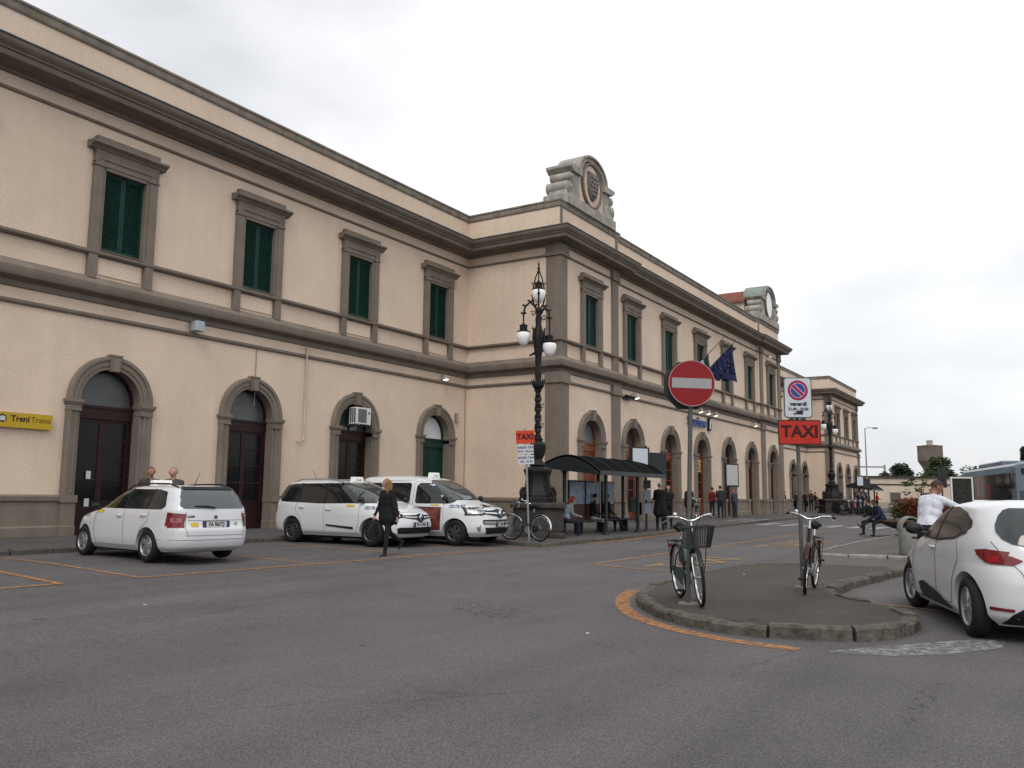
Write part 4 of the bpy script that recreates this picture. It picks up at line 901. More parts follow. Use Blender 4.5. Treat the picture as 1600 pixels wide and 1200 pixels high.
for s in (1, -1):
    c.patch_side('side_window', [(.92,1.0),(.62,1.17),(.34,1.29),(.02,1.352),(-.6,1.362),(-1.0,1.31),(-1.26,1.22),(-1.30,1.16),(-1.22,1.10),(-.9,1.03),(-.3,.985)], mat('side_glass_clear', (.028,.032,.029), .14, spec=.5), .004, s, .08)
    c.patch_side('window_trim', [(-.22,.985),(-.27,.985),(-.31,1.355),(-.26,1.355)], cartrim, .007, s, parent=c.B)
    c.patch_side('window_trim', [(.95,.99),(-.3,.965),(-.92,1.01),(-1.26,1.09),(-1.22,1.10),(-.9,1.03),(-.3,.985),(.92,1.0)], cartrim, .006, s, .06, parent=c.B)
    c.seam_side([[(.86,.97),(.93,.62),(.82,.30),(-.18,.28),(-.24,.6),(-.24,.97)], [(-.28,.28),(-.80,.30),(-.92,.58),(-1.10,.80),(-1.02,1.02)]], s)
    c.patch_side('sill_moulding', [(.62,.40),(.40,.44),(-.30,.36),(-.82,.24),(-.62,.225),(.55,.24)], cartrim, .010, s, .08, parent=c.B)
    c.handle(-.10, .88, s); c.mirror(.82, 1.0, s, sc=1.2)
    t = MB(); vs, fs = fill([(-1.48,.925),(-1.52,.87),(-1.64,.80),(-1.79,.785),(-1.79,.92),(-1.62,.94)], lambda x, z: c.side(x, z, .007, s), .05); t.add(vs, fs); vs, fs = fill([(s*.69,.79),(s*.52,.785),(s*.43,.835),(s*.52,.875),(s*.69,.915)], lambda y, z: c.end(y, z, False, .007), .05); t.add(vs, fs); tl = t.build('tail_light', tail_red, c.T, 60)
    t = MB(); vs, fs = fill([(s*.70,.81),(s*.62,.81),(s*.62,.865),(s*.70,.885)], lambda y, z: c.end(y, z, False, .011), .05); t.add(vs, fs); t.build('light_lens', mat('lens_red_pale', (.30,.015,.02), .2), tl)
    t = MB(); vs, fs = fill([(s*.72,.335),(s*.54,.33),(s*.54,.36),(s*.72,.368)], lambda y, z: c.end(y, z, False, .006), .05); t.add(vs, fs); t.build('rear_reflector', tail_red, c.T)
    h = MB(); vs, fs = fill([(1.50,.80),(1.78,.68),(1.95,.68),(1.86,.80),(1.62,.86)], lambda x, z: c.side(x, z, .006, s), .08); h.add(vs, fs); h.build('headlight', lensm, c.T, 60)
c.patch_end('rear_window', [(-.40,.98),(.40,.98),(.50,1.0),(.57,1.045),(.60,1.11),(.59,1.18),(.54,1.27),(.48,1.33),(.42,1.35),(-.42,1.35),(-.48,1.33),(-.54,1.27),(-.59,1.18),(-.60,1.11),(-.57,1.045),(-.50,1.0)], mat('hatch_glass', (.022,.028,.03), .05, spec=.7), False, .012, .06)
c.patch_end('windscreen', [(-.74,1.04),(.74,1.04),(.60,1.36),(-.60,1.36)], carglass, True)
c.patch_end('bumper_insert', [(-.62,.20),(.62,.20),(.56,.30),(.42,.40),(-.42,.40),(-.56,.30)], cartrim, False, .006)
c.seam_end([[(-.66,1.02),(-.60,.9),(-.46,.72),(-.42,.60),(.42,.60),(.46,.72),(.60,.9),(.66,1.02)]], False)
c.patch_end('tailgate_strip', [(-.38,.60),(.38,.60),(.38,.63),(-.38,.63)], chrome, False, .010)
plate(c, 0, .53, False, 'EZ 731NG'); diamond_z = .84
p = c.hood(-1.02, .0); MB().lathe([(.022,-.01),(.02,.02),(.008,.05)], 10).build('antenna', cartrim, c.T, loc=p)
HATCH = c
c.T.location = (-19.35,-21.75,0); c.T.rotation_euler = (0, 0, R(19.8))
# more parked white cars beyond it
def parked(x, y, deg, label):
    r = copy_tree(HATCH.T); r.location = (x, y, gz(y)); r.rotation_euler = (0, 0, R(deg)); r['label'] = label; r['group'] = 'white cars parked beyond the foreground hatchback'; return r
# ------------------------------------------------------------------ fittings on the facade
FT = Matrix(((1,0,0,0),(0,0,-1,0),(0,1,0,0),(0,0,0,1)))        # text plane -> facade plane facing -Y
def TX(x, y, z): return Matrix.Translation((x, y, z)) @ FT
t = thing('wayfinding_sign', 'long yellow sign reading Treni Trains on the cream wall', 'sign', (-20.3, -.02, 3.2))
MB().box(-1.55, 1.49, -.10, 0, -.17, .21).build('panel', yellowm, t); m = MB(); put_text(m, 'Treni', .215, TX(.66, -.102, .055), .002, .005); m.build('lettering', inkm, t)
m = MB(); put_text(m, 'Trains', .205, TX(1.19, -.102, .05), .002, -.0); m.build('lettering', mat('ink_brown', (.09,.05,.01), .6), t)
m = MB(); m.cyl((.22,-.104,.05), (.22,-.100,.05), .10, .10, 24); o = m.build('symbol', inkm, t); m = MB(); m.prism([(.16,-.01),(.28,-.01),(.29,.08),(.25,.11),(.19,.11),(.15,.08)], -.108, -.105); m.build('symbol_train', signwhite, o)
t = thing('station_name_sign', 'blue raised letters Stazione with white emblem over the entrance arch', 'sign', (15.2, BM-.02, 5.78))
x = 0
for ch, w_ in zip('Stazione', (.42,.32,.40,.36,.20,.40,.42,.36)):
    m = MB(); put_text(m, ch, .78, TX(x, -.08, 0), .06, .012, ax='LEFT'); m.build('letter', mat('letter_blue', (.02,.045,.22), .4), t); x += w_
m = MB(); m.add([(3.35,-.1,-.38),(3.75,-.1,-.38),(3.95,-.1,.30),(3.85,-.1,.42),(3.5,-.1,.42),(3.38,-.1,.30),(3.35,0,-.38),(3.75,0,-.38),(3.95,0,.30),(3.85,0,.42),(3.5,0,.42),(3.38,0,.30)], [(0,1,2,3,4,5),(6,11,10,9,8,7)]+[(k,6+k,6+(k+1)%6,(k+1)%6) for k in range(6)]); e = m.build('emblem', inkm, t)
m = MB(); m.tube([(3.48,-.115,-.25),(3.56,-.115,-.1),(3.62,-.115,.2),(3.72,-.115,.3),(3.82,-.115,.26)], .035, 6); m.tube([(3.5,-.115,.08),(3.78,-.115,.1)], .03, 6); m.build('emblem_mark', white, e)
def floodlight(x, y, z, label, lit=True, group=None, sc=1.0, rz=0):
    t = thing('floodlight', label, 'floodlight', (x, y, z), rz, group); t.scale = (sc, sc, sc)
    m = MB(); m.tube([(0,.0,.1),(0,-.22,.16),(0,-.3,.05)], .02, 6); m.build('bracket', greym, t)
    m = MB(); m.add([(-.16,-.42,-.08),(.16,-.42,-.08),(.16,-.20,-.14),(-.16,-.20,-.14),(-.13,-.36,.12),(.13,-.36,.12),(.13,-.18,.08),(-.13,-.18,.08)], [(0,3,2,1),(4,5,6,7),(0,1,5,4),(1,2,6,5),(2,3,7,6),(3,0,4,7)]); m.build('housing', mat('lamp_housing', (.32,.32,.31), .5), t)
    m = MB(); m.add([(-.13,-.41,-.09),(.13,-.41,-.09),(.13,-.22,-.148),(-.13,-.22,-.148)], [(0,1,2,3)]); m.build('lens', lampglow if lit else lensm, t); return t
for i, x in enumerate((16.7, 18.0, 19.3)): floodlight(x, BM, 6.45, ('first','second','third')[i]+' of three lit floodlights above the blue station letters, counted from the left', True, 'floodlights over the entrance')
floodlight(27.5, BM, 6.42, 'single lit floodlight above the sixth arch of the middle block'); floodlight(7.65, BM, 6.35, 'lit floodlight beside the cameras near the second pilaster')
floodlight(-1.84, 0, 6.45, 'lit amber lamp in the inner corner of the left wing', True, sc=.85)
t = thing('wall_box_lamp', 'pale grey box lamp on the string course above the left arches', 'lamp', (-14.55, 0, 6.5)); MB().bbox(-.17, .17, -.36, -.06, -.14, .16, .03).build('housing', mat('box_grey', (.35,.39,.42), .5), t); MB().box(-.04, .04, -.08, 0, -.05, .05).build('bracket', greym, t)  # box-shaped floodlight on the wall, not a speaker
t = thing('security_camera', 'pair of dark surveillance cameras by the second pilaster', 'camera', (6.95, BM, 6.25))
for s in (-.18, .22): MB().cyl((s,-.1,.05), (s-.05,-.45,-.05), .07, .06, 12).build('camera_body', black, t)
MB().box(-.35, .4, -.12, 0, -.12, -.02).build('bracket', black, t)
t = thing('dome_camera', 'small white dome camera under the cornice of the far end bay', 'camera', (31.0, BY, 11.55)); MB().sphere((0,-.3,0), .12).build('dome', white, t, 60); MB().box(-.03,.03,-.3,0,.05,.12).build('bracket', greym, t)
t = thing('wall_box', 'small grey cabinet on the wall right of the green door', 'box', (-.72, 0, 4.8)); MB().bbox(-.09,.09,-.1,0,-.2,.2,.01).build('case', mat('cab_grey', (.2,.18,.16), .6), t); MB().box(-.06,.06,-.104,-.1,-.16,.16).build('cover', mat('cab_pale', (.4,.34,.29), .6), t)
t = thing('door_notice', 'small white notices on the glass of the leftmost dark door', 'notice', (AC[2]-.33, .25, 1.9))
for z in (0, -.75): MB().box(-.07,.07,-.006,0,z-.11,z+.11).build('paper', signwhite, t)
t = thing('yellow_symbol_sign', 'square yellow sign with a dark ring in the fourth arch of the middle block', 'sign', (17.15, BM+.12, 3.25)); MB().box(-.36,.36,-.05,0,-.34,.34).build('panel', mat('pale_yellow', (.62,.5,.18), .5), t)
m = MB(); m.box(-.27,.27,-.056,-.051,-.26,.26); r = m.build('field', inkm, t); m = MB(); N = 20
for k in range(N):
    a, b = 2*PI*k/N, 2*PI*(k+1)/N; m.add([(.19*math.cos(a),-.06,.19*math.sin(a)),(.19*math.cos(b),-.06,.19*math.sin(b)),(.11*math.cos(b),-.06,.11*math.sin(b)),(.11*math.cos(a),-.06,.11*math.sin(a))], [(0,1,2,3)])
m.build('ring', MT['pale_yellow'], r)
# air conditioner in the fanlight of the third arch
t = thing('air_conditioner', 'white air-conditioning unit hung in the dark fanlight of the third arch', 'air conditioner', (-7.02, -.08, 4.05))
MB().bbox(-.40,.40,-.24,.16,.0,.62,.02).build('casing', aluw, t); m = MB()
m.box(-.32,.14,-.252,-.242,.06,.56); gr = m.build('fan_grille', mat('grille_grey', (.10,.11,.10), .6), t); m = MB()
for k in range(9): m.box(-.32,.14,-.262,-.253,.08+.055*k,.095+.055*k)
m.build('grille_bars', greym, gr); m = MB()
for k in range(3): m.box(-.405,-.40,-.18+.1*k,-.12+.1*k,.05,.58)
m.build('side_vent', mat('vent_dark', (.06,.06,.06), .7), t); MB().cyl((.28,-.245,.43),(.28,-.25,.43),.05,.04,12).build('badge', inkm, t)
m = MB(); m.tube([(-.3,-.3,-.03),(-.3,.3,-.03)], .02, 6); m.tube([(.3,-.3,-.03),(.3,.3,-.03)], .02, 6); m.build('bracket', greym, t)
# flags
def flag(name, label, root, tip, drop, s0, mats, hem, stars=False, bands=1):
    t = thing(name, label, 'flag', root); r = Vector(tip)-Vector(root)
    MB().tube([(0,0,0), r], [.035,.022], 8).build('flagpole', mat('pole_wood', (.10,.075,.06), .6), t); MB().lathe([(.0,0),(.05,.03),(.05,.07),(.0,.14)], 10).build('finial', mat('brass', (.35,.25,.08), .4, metal=.8), t, loc=r)
    N, M_ = 22, 16; P = []
    for i in range(N+1):
        s = s0[0]+(s0[1]-s0[0])*i/N; top = r*s
        for j in range(M_+1):
            f = j/M_; z = top.z+(hem-root[2]-top.z)*f*(1+.05*math.sin(i*.9)); a = .5*f
            P.append(Vector((top.x+.16*f*math.sin(i*1.25)+.05*math.sin(i*.5+3*f), top.y+.20*f*math.cos(i*1.25+.6)-.15*f, z)))
    for b in range(bands):
        m = MB(); i0, i1 = N*b//bands, N*(b+1)//bands
        for i in range(i0, i1):
            for j in range(M_): m.add([P[i*(M_+1)+j], P[(i+1)*(M_+1)+j], P[(i+1)*(M_+1)+j+1], P[i*(M_+1)+j+1]], [(0,1,2,3)])
        bm = bmesh.new(); me = m.mesh('cloth', mats[b]); bm.from_mesh(me); bmesh.ops.remove_doubles(bm, verts=bm.verts, dist=1e-4); bm.to_mesh(me); bm.free(); me.shade_smooth(); link('cloth', me, t)
    if stars:
        m = MB()
        for k in range(9):
            q = P[(8+int(5*math.cos(2*PI*k/9)))*(M_+1)+8+int(4*math.sin(2*PI*k/9))]; m.sphere(q+Vector((-.03,-.04,0)), .035, 6, 4)
        m.build('stars', mat('star_yellow', (.22,.18,.05), .6), t)
flag('european_flag', 'dark blue flag with stars hanging from a slanted pole above the entrance', (16.4, BM, 7.9), (18.17, -6.6, 10.65), 2, (.93,.36), [mat('flag_blue', (.010,.017,.07), .8)], 8.25, True)
flag('italian_flag', 'green white and red flag partly hidden by the no-entry sign', (14.6, BM, 7.9), (16.43, -6.6, 10.68), 2, (.60,.22), [mat('flag_green', (.01,.05,.03), .8), mat('flag_white', (.35,.35,.36), .8), mat('flag_red', (.22,.01,.015), .8)], 7.7, False, 3)

# ------------------------------------------------------------------ ornate lamp posts
def scroll(m, c, r0, turns, ax, w=.02, start=0, n=22):
    ux, uz = ax; pts = []
    for k in range(n+1):
        a = start+turns*2*PI*k/n; r = r0*(1-.8*k/n); pts.append(Vector(c)+Vector(ux)*r*math.cos(a)+Vector(uz)*r*math.sin(a))
    m.tube(pts, w, 6)
def lamp_post(loc, label):
    T = thing('ornate_lamp_post', label, 'street lamp', loc, R(-57.9), 'ornate cast-iron lamp posts before the station')
    stone = mat('dark_stone', (.045,.041,.037), .85, .25, 4, .4, 20); iron = mat('cast_iron', (.010,.009,.009), .6, .5, 12, .4, 40, spec=.3)
    b = MB(); b.bbox(-.72,.72,-.72,.72,0,.85,.03); b.bbox(-.82,.82,-.82,.82,.85,1.0,.05); b.box(-.74,.74,-.74,.74,.2,.7); pb = b.build('plinth', stone, T)
    b = MB(); b.bbox(-.80,.80,-.80,.80,0,.12,.02); b.build('plinth_step', stone, pb)
    p = MB(); p.lathe([(.72,1.0),(.72,1.12),(.66,1.16),(.66,1.22),(.55,1.34),(.47,1.55),(.46,1.75),(.50,1.86),(.54,1.92),(.54,1.98),(.40,2.04),(.26,2.08)], 8); pd = p.build('pedestal', iron, T, 25)
    for k in range(4):
        p = MB()
        a = PI/4+k*PI/2; u = (math.cos(a), math.sin(a), 0)
        scroll(p, (u[0]*.72, u[1]*.72, 1.30), .16, 1.2, (u, (0,0,1)), .045, -1.2); p.tube([(u[0]*.78,u[1]*.78,1.02),(u[0]*.80,u[1]*.80,1.2),(u[0]*.58,u[1]*.58,1.42),(u[0]*.5,u[1]*.5,1.8)], [.09,.07,.06,.04], 8)
        p.build('claw_foot', iron, pd, 40)
    q = MB(); q.lathe([(.24,2.06),(.30,2.12),(.22,2.20),(.16,2.28),(.24,2.42),(.30,2.60),(.31,2.72),(.24,2.80),(.16,2.84),(.19,2.90),(.13,2.95)], 20); q.build('urn', iron, T, 30)
    s_ = MB(); n = 60
    pts = []; rr = []
    for k in range(n+1):
        z = 2.95+1.55*k/n; pts.append((0,0,z)); rr.append(.105+.018*math.sin(k*1.05)-.012*k/n)
    s_.tube(pts, rr, 14)
    for h in range(2):
        s_.tube([(.115*math.cos(.28*k+h*PI), .115*math.sin(.28*k+h*PI), 2.95+1.55*k/n) for k in range(n+1)], .022, 5)
    col = s_.build('column', iron, T, 50)
    l = MB()
    for z, k0 in ((3.3,0),(3.9,2),(2.95,1)):
        for k in range(3): a = k0+k*2.1; scroll(l, (.15*math.cos(a), .15*math.sin(a), z), .08, 1.1, ((math.cos(a), math.sin(a), 0), (0,0,1)), .014, .4, 12)
    l.build('vine_scroll', iron, col)
    r_ = MB(); r_.lathe([(.10,4.40),(.18,4.46),(.22,4.52),(.22,4.58),(.16,4.64),(.11,4.68),(.13,4.9),(.10,5.1),(.12,5.25),(.12,5.35)], 18)
    for k in range(8):
        a = k*PI/4; r_.tube([(.17*math.cos(a),.17*math.sin(a),4.56),(.24*math.cos(a),.24*math.sin(a),4.66),(.22*math.cos(a),.22*math.sin(a),4.76)], [.03,.022,.008], 6)
    r_.build('leaf_collar', iron, T, 40)
    f = MB(); f.lathe([(.08,5.3),(.12,5.42),(.16,5.66),(.20,5.95),(.19,6.15),(.13,6.32),(.10,6.42),(.12,6.55),(.09,6.75),(.13,6.86),(.08,6.95)], 18)
    for k in range(5):
        a = k*2*PI/5; f.tube([(.14*math.cos(a),.14*math.sin(a),5.7),(.23*math.cos(a),.23*math.sin(a),6.02),(.21*math.cos(a),.21*math.sin(a),6.26),(.28*math.cos(a),.28*math.sin(a),6.32)], [.03,.045,.035,.015], 6)
    f.tube([(-.05,0,5.55),(-.2,-.03,5.5),(-.33,-.03,5.44)], [.05,.04,.025], 6); f.tube([(.05,0,5.62),(.2,-.03,5.6)], [.05,.03], 6)
    f.build('shaft_head', iron, T, 40)
    def globe_lamp(c, par):
        g_ = MB(); g_.lathe([(.02,-.27),(.08,-.25),(.15,-.17),(.195,-.06),(.215,.04),(.205,.11),(.18,.16),(.02,.17)], 24); o = g_.build('globe', globe, par, 60, c)
        k_ = MB(); k_.lathe([(.195,.14),(.20,.18),(.12,.20),(.115,.34),(.13,.37),(.05,.40),(.02,.46)], 20); k_.build('globe_cap', iron, o, 30)
    for sx, dz, ln in ((-1, 0, .46), (1, -.33, .34)):
        a = MB(); z0 = 6.78+dz*.45
        P = [(0,0,z0),(sx*.12,-.02,z0+.22),(sx*ln*.55,-.03,z0+.34),(sx*ln*.9,-.03,z0+.20),(sx*ln,-.03,z0-.05),(sx*ln,-.03,6.46+dz)]
        a.tube(P, [.045,.04,.038,.036,.03,.02], 8)
        for q_ in P[1:5]:
            for e in (1, -1): a.tube([q_, Vector(q_)+Vector((sx*.06*e,.03,.06)), Vector(q_)+Vector((sx*.10*e,.03,.03))], [.035,.03,.010], 6)
        scroll(a, (sx*.17,-.02,z0-.02), .09, 1.1, ((sx,0,0),(0,0,1)), .016, .6, 14)
        ar = a.build('arm', iron, T, 40); globe_lamp((sx*ln, -.03, 6.02+dz), ar)
    tp = MB()
    for k in range(3):
        a = .5+k*2*PI/3; u = Vector((math.cos(a), math.sin(a), 0))
        tp.tube([u*.05+Vector((0,0,6.9)), u*.16+Vector((0,0,7.05)), u*.22+Vector((0,0,7.3)), u*.19+Vector((0,0,7.62)), u*.12+Vector((0,0,7.9)), u*.03+Vector((0,0,8.08))], [.03,.028,.028,.025,.022,.02], 6)
        tp.sphere(u*.22+Vector((0,0,7.36)), .045, 8, 6); tp.tube([u*.18+Vector((0,0,7.7)), u*.24+Vector((0,0,7.74)), u*.25+Vector((0,0,7.8))], [.02,.02,.008], 5)
    tp.lathe([(.03,8.02),(.06,8.08),(.03,8.14),(.05,8.2),(.02,8.26),(.035,8.32),(.0,8.42)], 10)
    to = tp.build('lantern_frame', iron, T, 40); globe_lamp((0,0,7.36), to)
    for o in T.children:
        if o.name.split('.')[0] in ('pedestal','urn','column','leaf_collar','shaft_head'): o.scale = (.84,.84,1)
    return T
lamp_post((-8.95,-9.05,gz(-9.05)+.12), 'tall black lamp post with three white globes on a stone plinth, beside the near shelter')
LP2 = lamp_post((39.7,-7.2,gz(-7.2)+.12), 'distant black lamp post with white globes in front of the far pavilion'); LP2.scale = (1.13,1.13,1.13)

# ------------------------------------------------------------------ traffic signs
VA = R(-57.9)
polem = mat('sign_pole_grey', (.085,.088,.088), .6, .15, 6)
def rplate(x0, x1, z0, z1, y, th, r): m = MB(); m.prism(rpoly(x0, x1, z0, z1, r, 5), y, y+th); return m
t = thing('no_entry_sign', 'round red no-entry sign on a grey pole with a bicycle leaning against it', 'road sign', (-20.92,-18.29,.125), VA); t.rotation_euler = (0, R(1.7), VA)
m = MB(); m.cyl((0,0,-.05),(0,0,3.0),.03,.03,16); m.build('pole', polem, t, 40); MB().cyl((0,0,-.01),(0,0,.012),.13,.12,16).build('base_plate', mat('concrete_pad', (.2,.18,.15), .9), t)
m = MB(); N = 48; m.prism([(.300*math.cos(2*PI*k/N), 2.78+.300*math.sin(2*PI*k/N)) for k in range(N)], -.065, -.05); d = m.build('sign_disc', redm, t)
m = MB()
for k in range(N):
    a, b = 2*PI*k/N, 2*PI*(k+1)/N; m.add([(r*math.cos(q), -.0665, 2.78+r*math.sin(q)) for q, r in ((a,.300),(b,.300),(b,.290),(a,.290))], [(0,1,2,3)])
m.build('rim', mat('rim_pale', (.34,.22,.22), .5), d); MB().box(-.255,.255,-.069,-.066,2.715,2.845).build('bar', mat('bar_grey', (.30,.30,.31), .5), d)
m = MB(); m.prism([(.02-.335*math.cos(PI/8+k*PI/4)-.05, 2.76+.335*math.sin(PI/8+k*PI/4)) for k in range(8)], .045, .06); m.build('stop_sign_back', mat('sign_back', (.03,.03,.033), .6), t)
m = MB(); m.box(-.06,.06,-.05,.05,2.62,2.66); m.box(-.06,.06,-.05,.05,2.92,2.96); m.build('clamp', polem, t)
t = thing('parking_sign', 'no-parking panel reading venerdi above an orange TAXI plate on a grey pole', 'road sign', (-17.95,-18.97,.125), VA)
m = MB(); m.cyl((0,0,-.05),(0,0,3.1),.03,.03,16); m.build('pole', polem, t, 40); MB().cyl((0,0,-.01),(0,0,.012),.13,.12,16).build('base_plate', MT['concrete_pad'], t)
b = rplate(-.215,.215,2.54,3.165,-.065,.012,.05).build('panel_border', polem, t); rplate(-.200,.200,2.555,3.15,-.068,.0025,.04).build('panel', signwhite, b)
def ring(m, r0, r1, y, zc, n=40):
    for k in range(n):
        a, b_ = 2*PI*k/n, 2*PI*(k+1)/n; m.add([(r*math.cos(q), y, zc+r*math.sin(q)) for q, r in ((a,r0),(b_,r0),(b_,r1),(a,r1))], [(0,1,2,3)])
    return m
ring(MB(), .155, .115, -.0705, 2.965).build('red_ring', mat('sign_crimson', (.28,.01,.06), .5), b); m = MB(); ring(m, .115, .001, -.0703, 2.965).build('blue_disc', mat('disc_blue', (.02,.06,.24), .5), b)
ring(MB(), .117, .110, -.0712, 2.965).build('white_line', mat('line_pink', (.6,.45,.55), .5), b)
m = MB(); L_ = .112; u = Vector((.72,0,-.69)); v = Vector((.69,0,.72))
for w_, y, mm, nm in ((.034, -.0715, MT['line_pink'], 'bar_edge'), (.024, -.0722, MT['sign_crimson'], 'red_bar')):
    m = MB(); c0 = Vector((0, y, 2.965)); m.add([c0-u*L_-v*w_, c0+u*L_-v*w_, c0+u*L_+v*w_, c0-u*L_+v*w_], [(0,1,2,3)]); m.build(nm, mm, b)
m = MB(); put_text(m, 'venerdì', .085, TX(0,-.0712,2.755), .001, .003); m.build('lettering', inkm, b); m = MB(); put_text(m, '21,00 - 23,00', .058, TX(0,-.0712,2.675), .001, .002); m.build('lettering', inkm, b)
m = MB(); m.box(-.03,.07,-.0722,-.071,2.595,2.65); m.add([(-.08,-.0715,2.592),(-.03,-.0715,2.592),(-.03,-.0715,2.612),(-.07,-.0715,2.605)], [(0,1,2,3)]); m.tube([(-.08,-.0715,2.605),(-.03,-.0715,2.64)], .003, 4); m.build('tow_truck_pictogram', inkm, b)
b = rplate(-.315,.335,2.13,2.51,-.062,.012,.012).build('taxi_plate_edge', mat('plate_edge', (.02,.008,.006), .6), t); rplate(-.302,.322,2.145,2.495,-.065,.0025,.01).build('taxi_plate', mat('taxi_red', (.40,.022,.010), .5, .06, 5), b)
m = MB(); put_text(m, 'TAXI', .25, TX(.012,-.0665,2.325), .001, .009, sx=1.02); m.build('lettering', mat('letter_dark', (.035,.004,.004), .6), b)
t = thing('radio_taxi_sign', 'thin pole with orange TAXI plate and two white RADIO TAXI plates by the parked van', 'road sign', (-11.1,-10.05,gz(-10.05)+.12), VA); t.rotation_euler = (0, R(-2.2), VA)
m = MB(); m.cyl((0,0,-.05),(0,0,3.05),.028,.028,12); m.build('pole', steel, t, 40)
b = rplate(-.27,.24,2.64,3.00,-.05,.012,.02).build('taxi_plate', mat('taxi_orange_bright', (.50,.045,.013), .5, .08, 6), t); m = MB(); put_text(m, 'TAXI', .21, TX(-.015,-.052,2.82), .001, .008); m.build('lettering', MT['letter_dark'], b)
for z, a_, b_ in ((2.48,'RADIO TAXI','0574 - 60.61.62'), (2.20,'RADIO TAXI','055 - 43 90')):
    b = rplate(-.22,.21,z-.125,z+.125,-.05,.010,.01).build('phone_plate', signwhite, t); m = MB(); put_text(m, a_, .085, TX(0,-.052,z+.05), .001, .003, sx=.95); put_text(m, b_, .075, TX(0,-.052,z-.055), .001, .002, sx=.95); m.build('lettering', mat('letter_navy', (.02,.02,.07), .6), b)

# ------------------------------------------------------------------ bus shelters
sh_m = mat('shelter_dark', (.012,.016,.018), .4, spec=.4); poster = mat('poster_blue', (.28,.34,.42), .4, col2=(.12,.17,.26), scale=5, lo=.35, hi=.6); posterb = mat('poster_red', (.10,.03,.02), .5, col2=(.03,.02,.02), scale=3)
def shelter(ox, oy, label):
    z = gz(oy+1)+.12; T = thing('bus_shelter', label, 'bus shelter', (ox, oy, z), 0, 'barrel-roofed bus shelters'); Lx = 5.3
    n = 14; arc = [(-.0+1.95*k/n-.0, 1.98+.27*(k/n)+.36*math.sin(PI*k/n)) for k in range(n+1)]   # y from street side inwards
    m = MB(); P = arc+[(y, z_-.05) for y, z_ in reversed(arc)]; m.prism(P, 0, Lx, axis='x'); ro = m.build('roof', mat('shelter_roof', (.004,.005,.006), .8, spec=.03), T)
    for k in range(6):
        m = MB(); m.tube([(Lx*k/5+(.02 if k == 0 else (-.02 if k == 5 else 0)), y, z_+.01) for y, z_ in arc], .012, 5); m.build('roof_rib', sh_m, ro)
    m = MB(); m.prism([(y, z_) for y, z_ in arc]+[(1.95,2.08),(0,1.86)], 0, .05, axis='x'); m.build('end_panel', sh_m, ro); m = MB(); m.box(0, Lx, -.03, .03, 1.86, 2.0); m.build('front_beam', sh_m, ro); m = MB(); m.box(0, Lx, 1.92, 1.98, 2.08, 2.26); m.build('rear_beam', sh_m, ro)
    for x, y in ((.5,1.5),(1.45,.5),(3.95,.5),(4.9,1.5),(2.9,1.5)):
        m = MB(); m.cyl((x,y,0),(x,y,2.15),.06,.06,12); m.cyl((x,y,0),(x,y,.06),.13,.12,12); m.tube([(x,y,1.75),(x+.12,y,1.95),(x+.3,y,2.05)], .018, 6); m.tube([(x,y,1.75),(x-.12,y,1.95),(x-.3,y,2.05)], .018, 6); m.build('post', sh_m, T, 40)
    for k, (x0, x1) in enumerate(((.65,1.75),(1.8,2.85),(3.05,4.0))):
        m = MB(); m.box(x0, x1, 1.42, 1.47, .35, 1.72); o = m.build('back_panel', sh_m, T); m = MB(); m.box(x0+.05, x1-.05, 1.405, 1.42, .95, 1.66); m.build('poster', poster, o); m = MB(); m.box(x0+.05, x1-.05, 1.405, 1.42, .40, .92); m.build('lower_panel', posterb, o)
    m = MB(); m.box(.6, 4.6, 1.0, 1.38, .40, .45); m.build('bench', sh_m, T)
    for x in (.9, 2.6, 4.3): MB().box(x-.03, x+.03, 1.05, 1.35, 0, .4).build('bench_leg', sh_m, T)
    return T
shelter(-7.5,-10.4, 'dark barrel-roofed bus shelter beside the near lamp post with people sitting')
shelter(44.5,-9.3, 'distant dark bus shelter by the far pavilion')
def stop_panel(x, y, label, z=None):
    z = gz(y)+.12; T = thing('bus_stop_panel', label, 'sign', (x, y, z), VA*0)
    m = MB(); m.cyl((0,0,0),(0,0,3.05),.04,.04,10); m.cyl((0,0,0),(0,0,.04),.14,.12,12); m.build('post', sh_m, T, 40)
    t1 = Matrix.Rotation(VA*.55, 4, 'Z'); m = MB(); m.M = t1; m.box(-.66,.10,-.09,.06,2.18,2.98); c_ = m.build('case', sh_m, T); m = MB(); m.M = t1; m.box(-.62,.02,-.098,-.091,2.24,2.93); m.build('display', mat('panel_white', (.50,.55,.60), .35), c_)
    m = MB(); m.M = t1; m.box(.10,.86,-.06,.08,2.02,2.80); m.build('rear_board', mat('board_dark', (.02,.022,.024), .4), c_)
    for zz, hh in ((1.50,.30),(1.10,.36),(.62,.36)):
        m = MB(); m.M = t1; m.box(-.14,.16,-.07,-.045,zz,zz+hh); q = m.build('timetable', MT['board_dark'] if zz > 1.4 else mat('timetable_grey', (.20,.22,.28), .5), T)
    return T
stop_panel(-2.4,-9.72, 'white lit bus stop panel on a dark post with timetables, right of near shelter'); stop_panel(42.6,-8.9, 'distant bus stop panel beside the far lamp post')
t = thing('tall_info_board', 'narrow dark-framed information board on a post before the fifth arch', 'sign', (17.5,-6.0,gz(-6)+.12), VA*.6)
m = MB(); m.cyl((0,0,0),(0,0,3.4),.04,.04,10); m.build('post', sh_m, t); m = MB(); m.box(.02,.95,-.05,.05,1.75,3.1); q = m.build('frame', sh_m, t); m = MB(); m.box(.10,.88,-.06,-.051,1.85,3.02); m.build('sheet', mat('sheet_grey', (.42,.40,.40), .5), q)
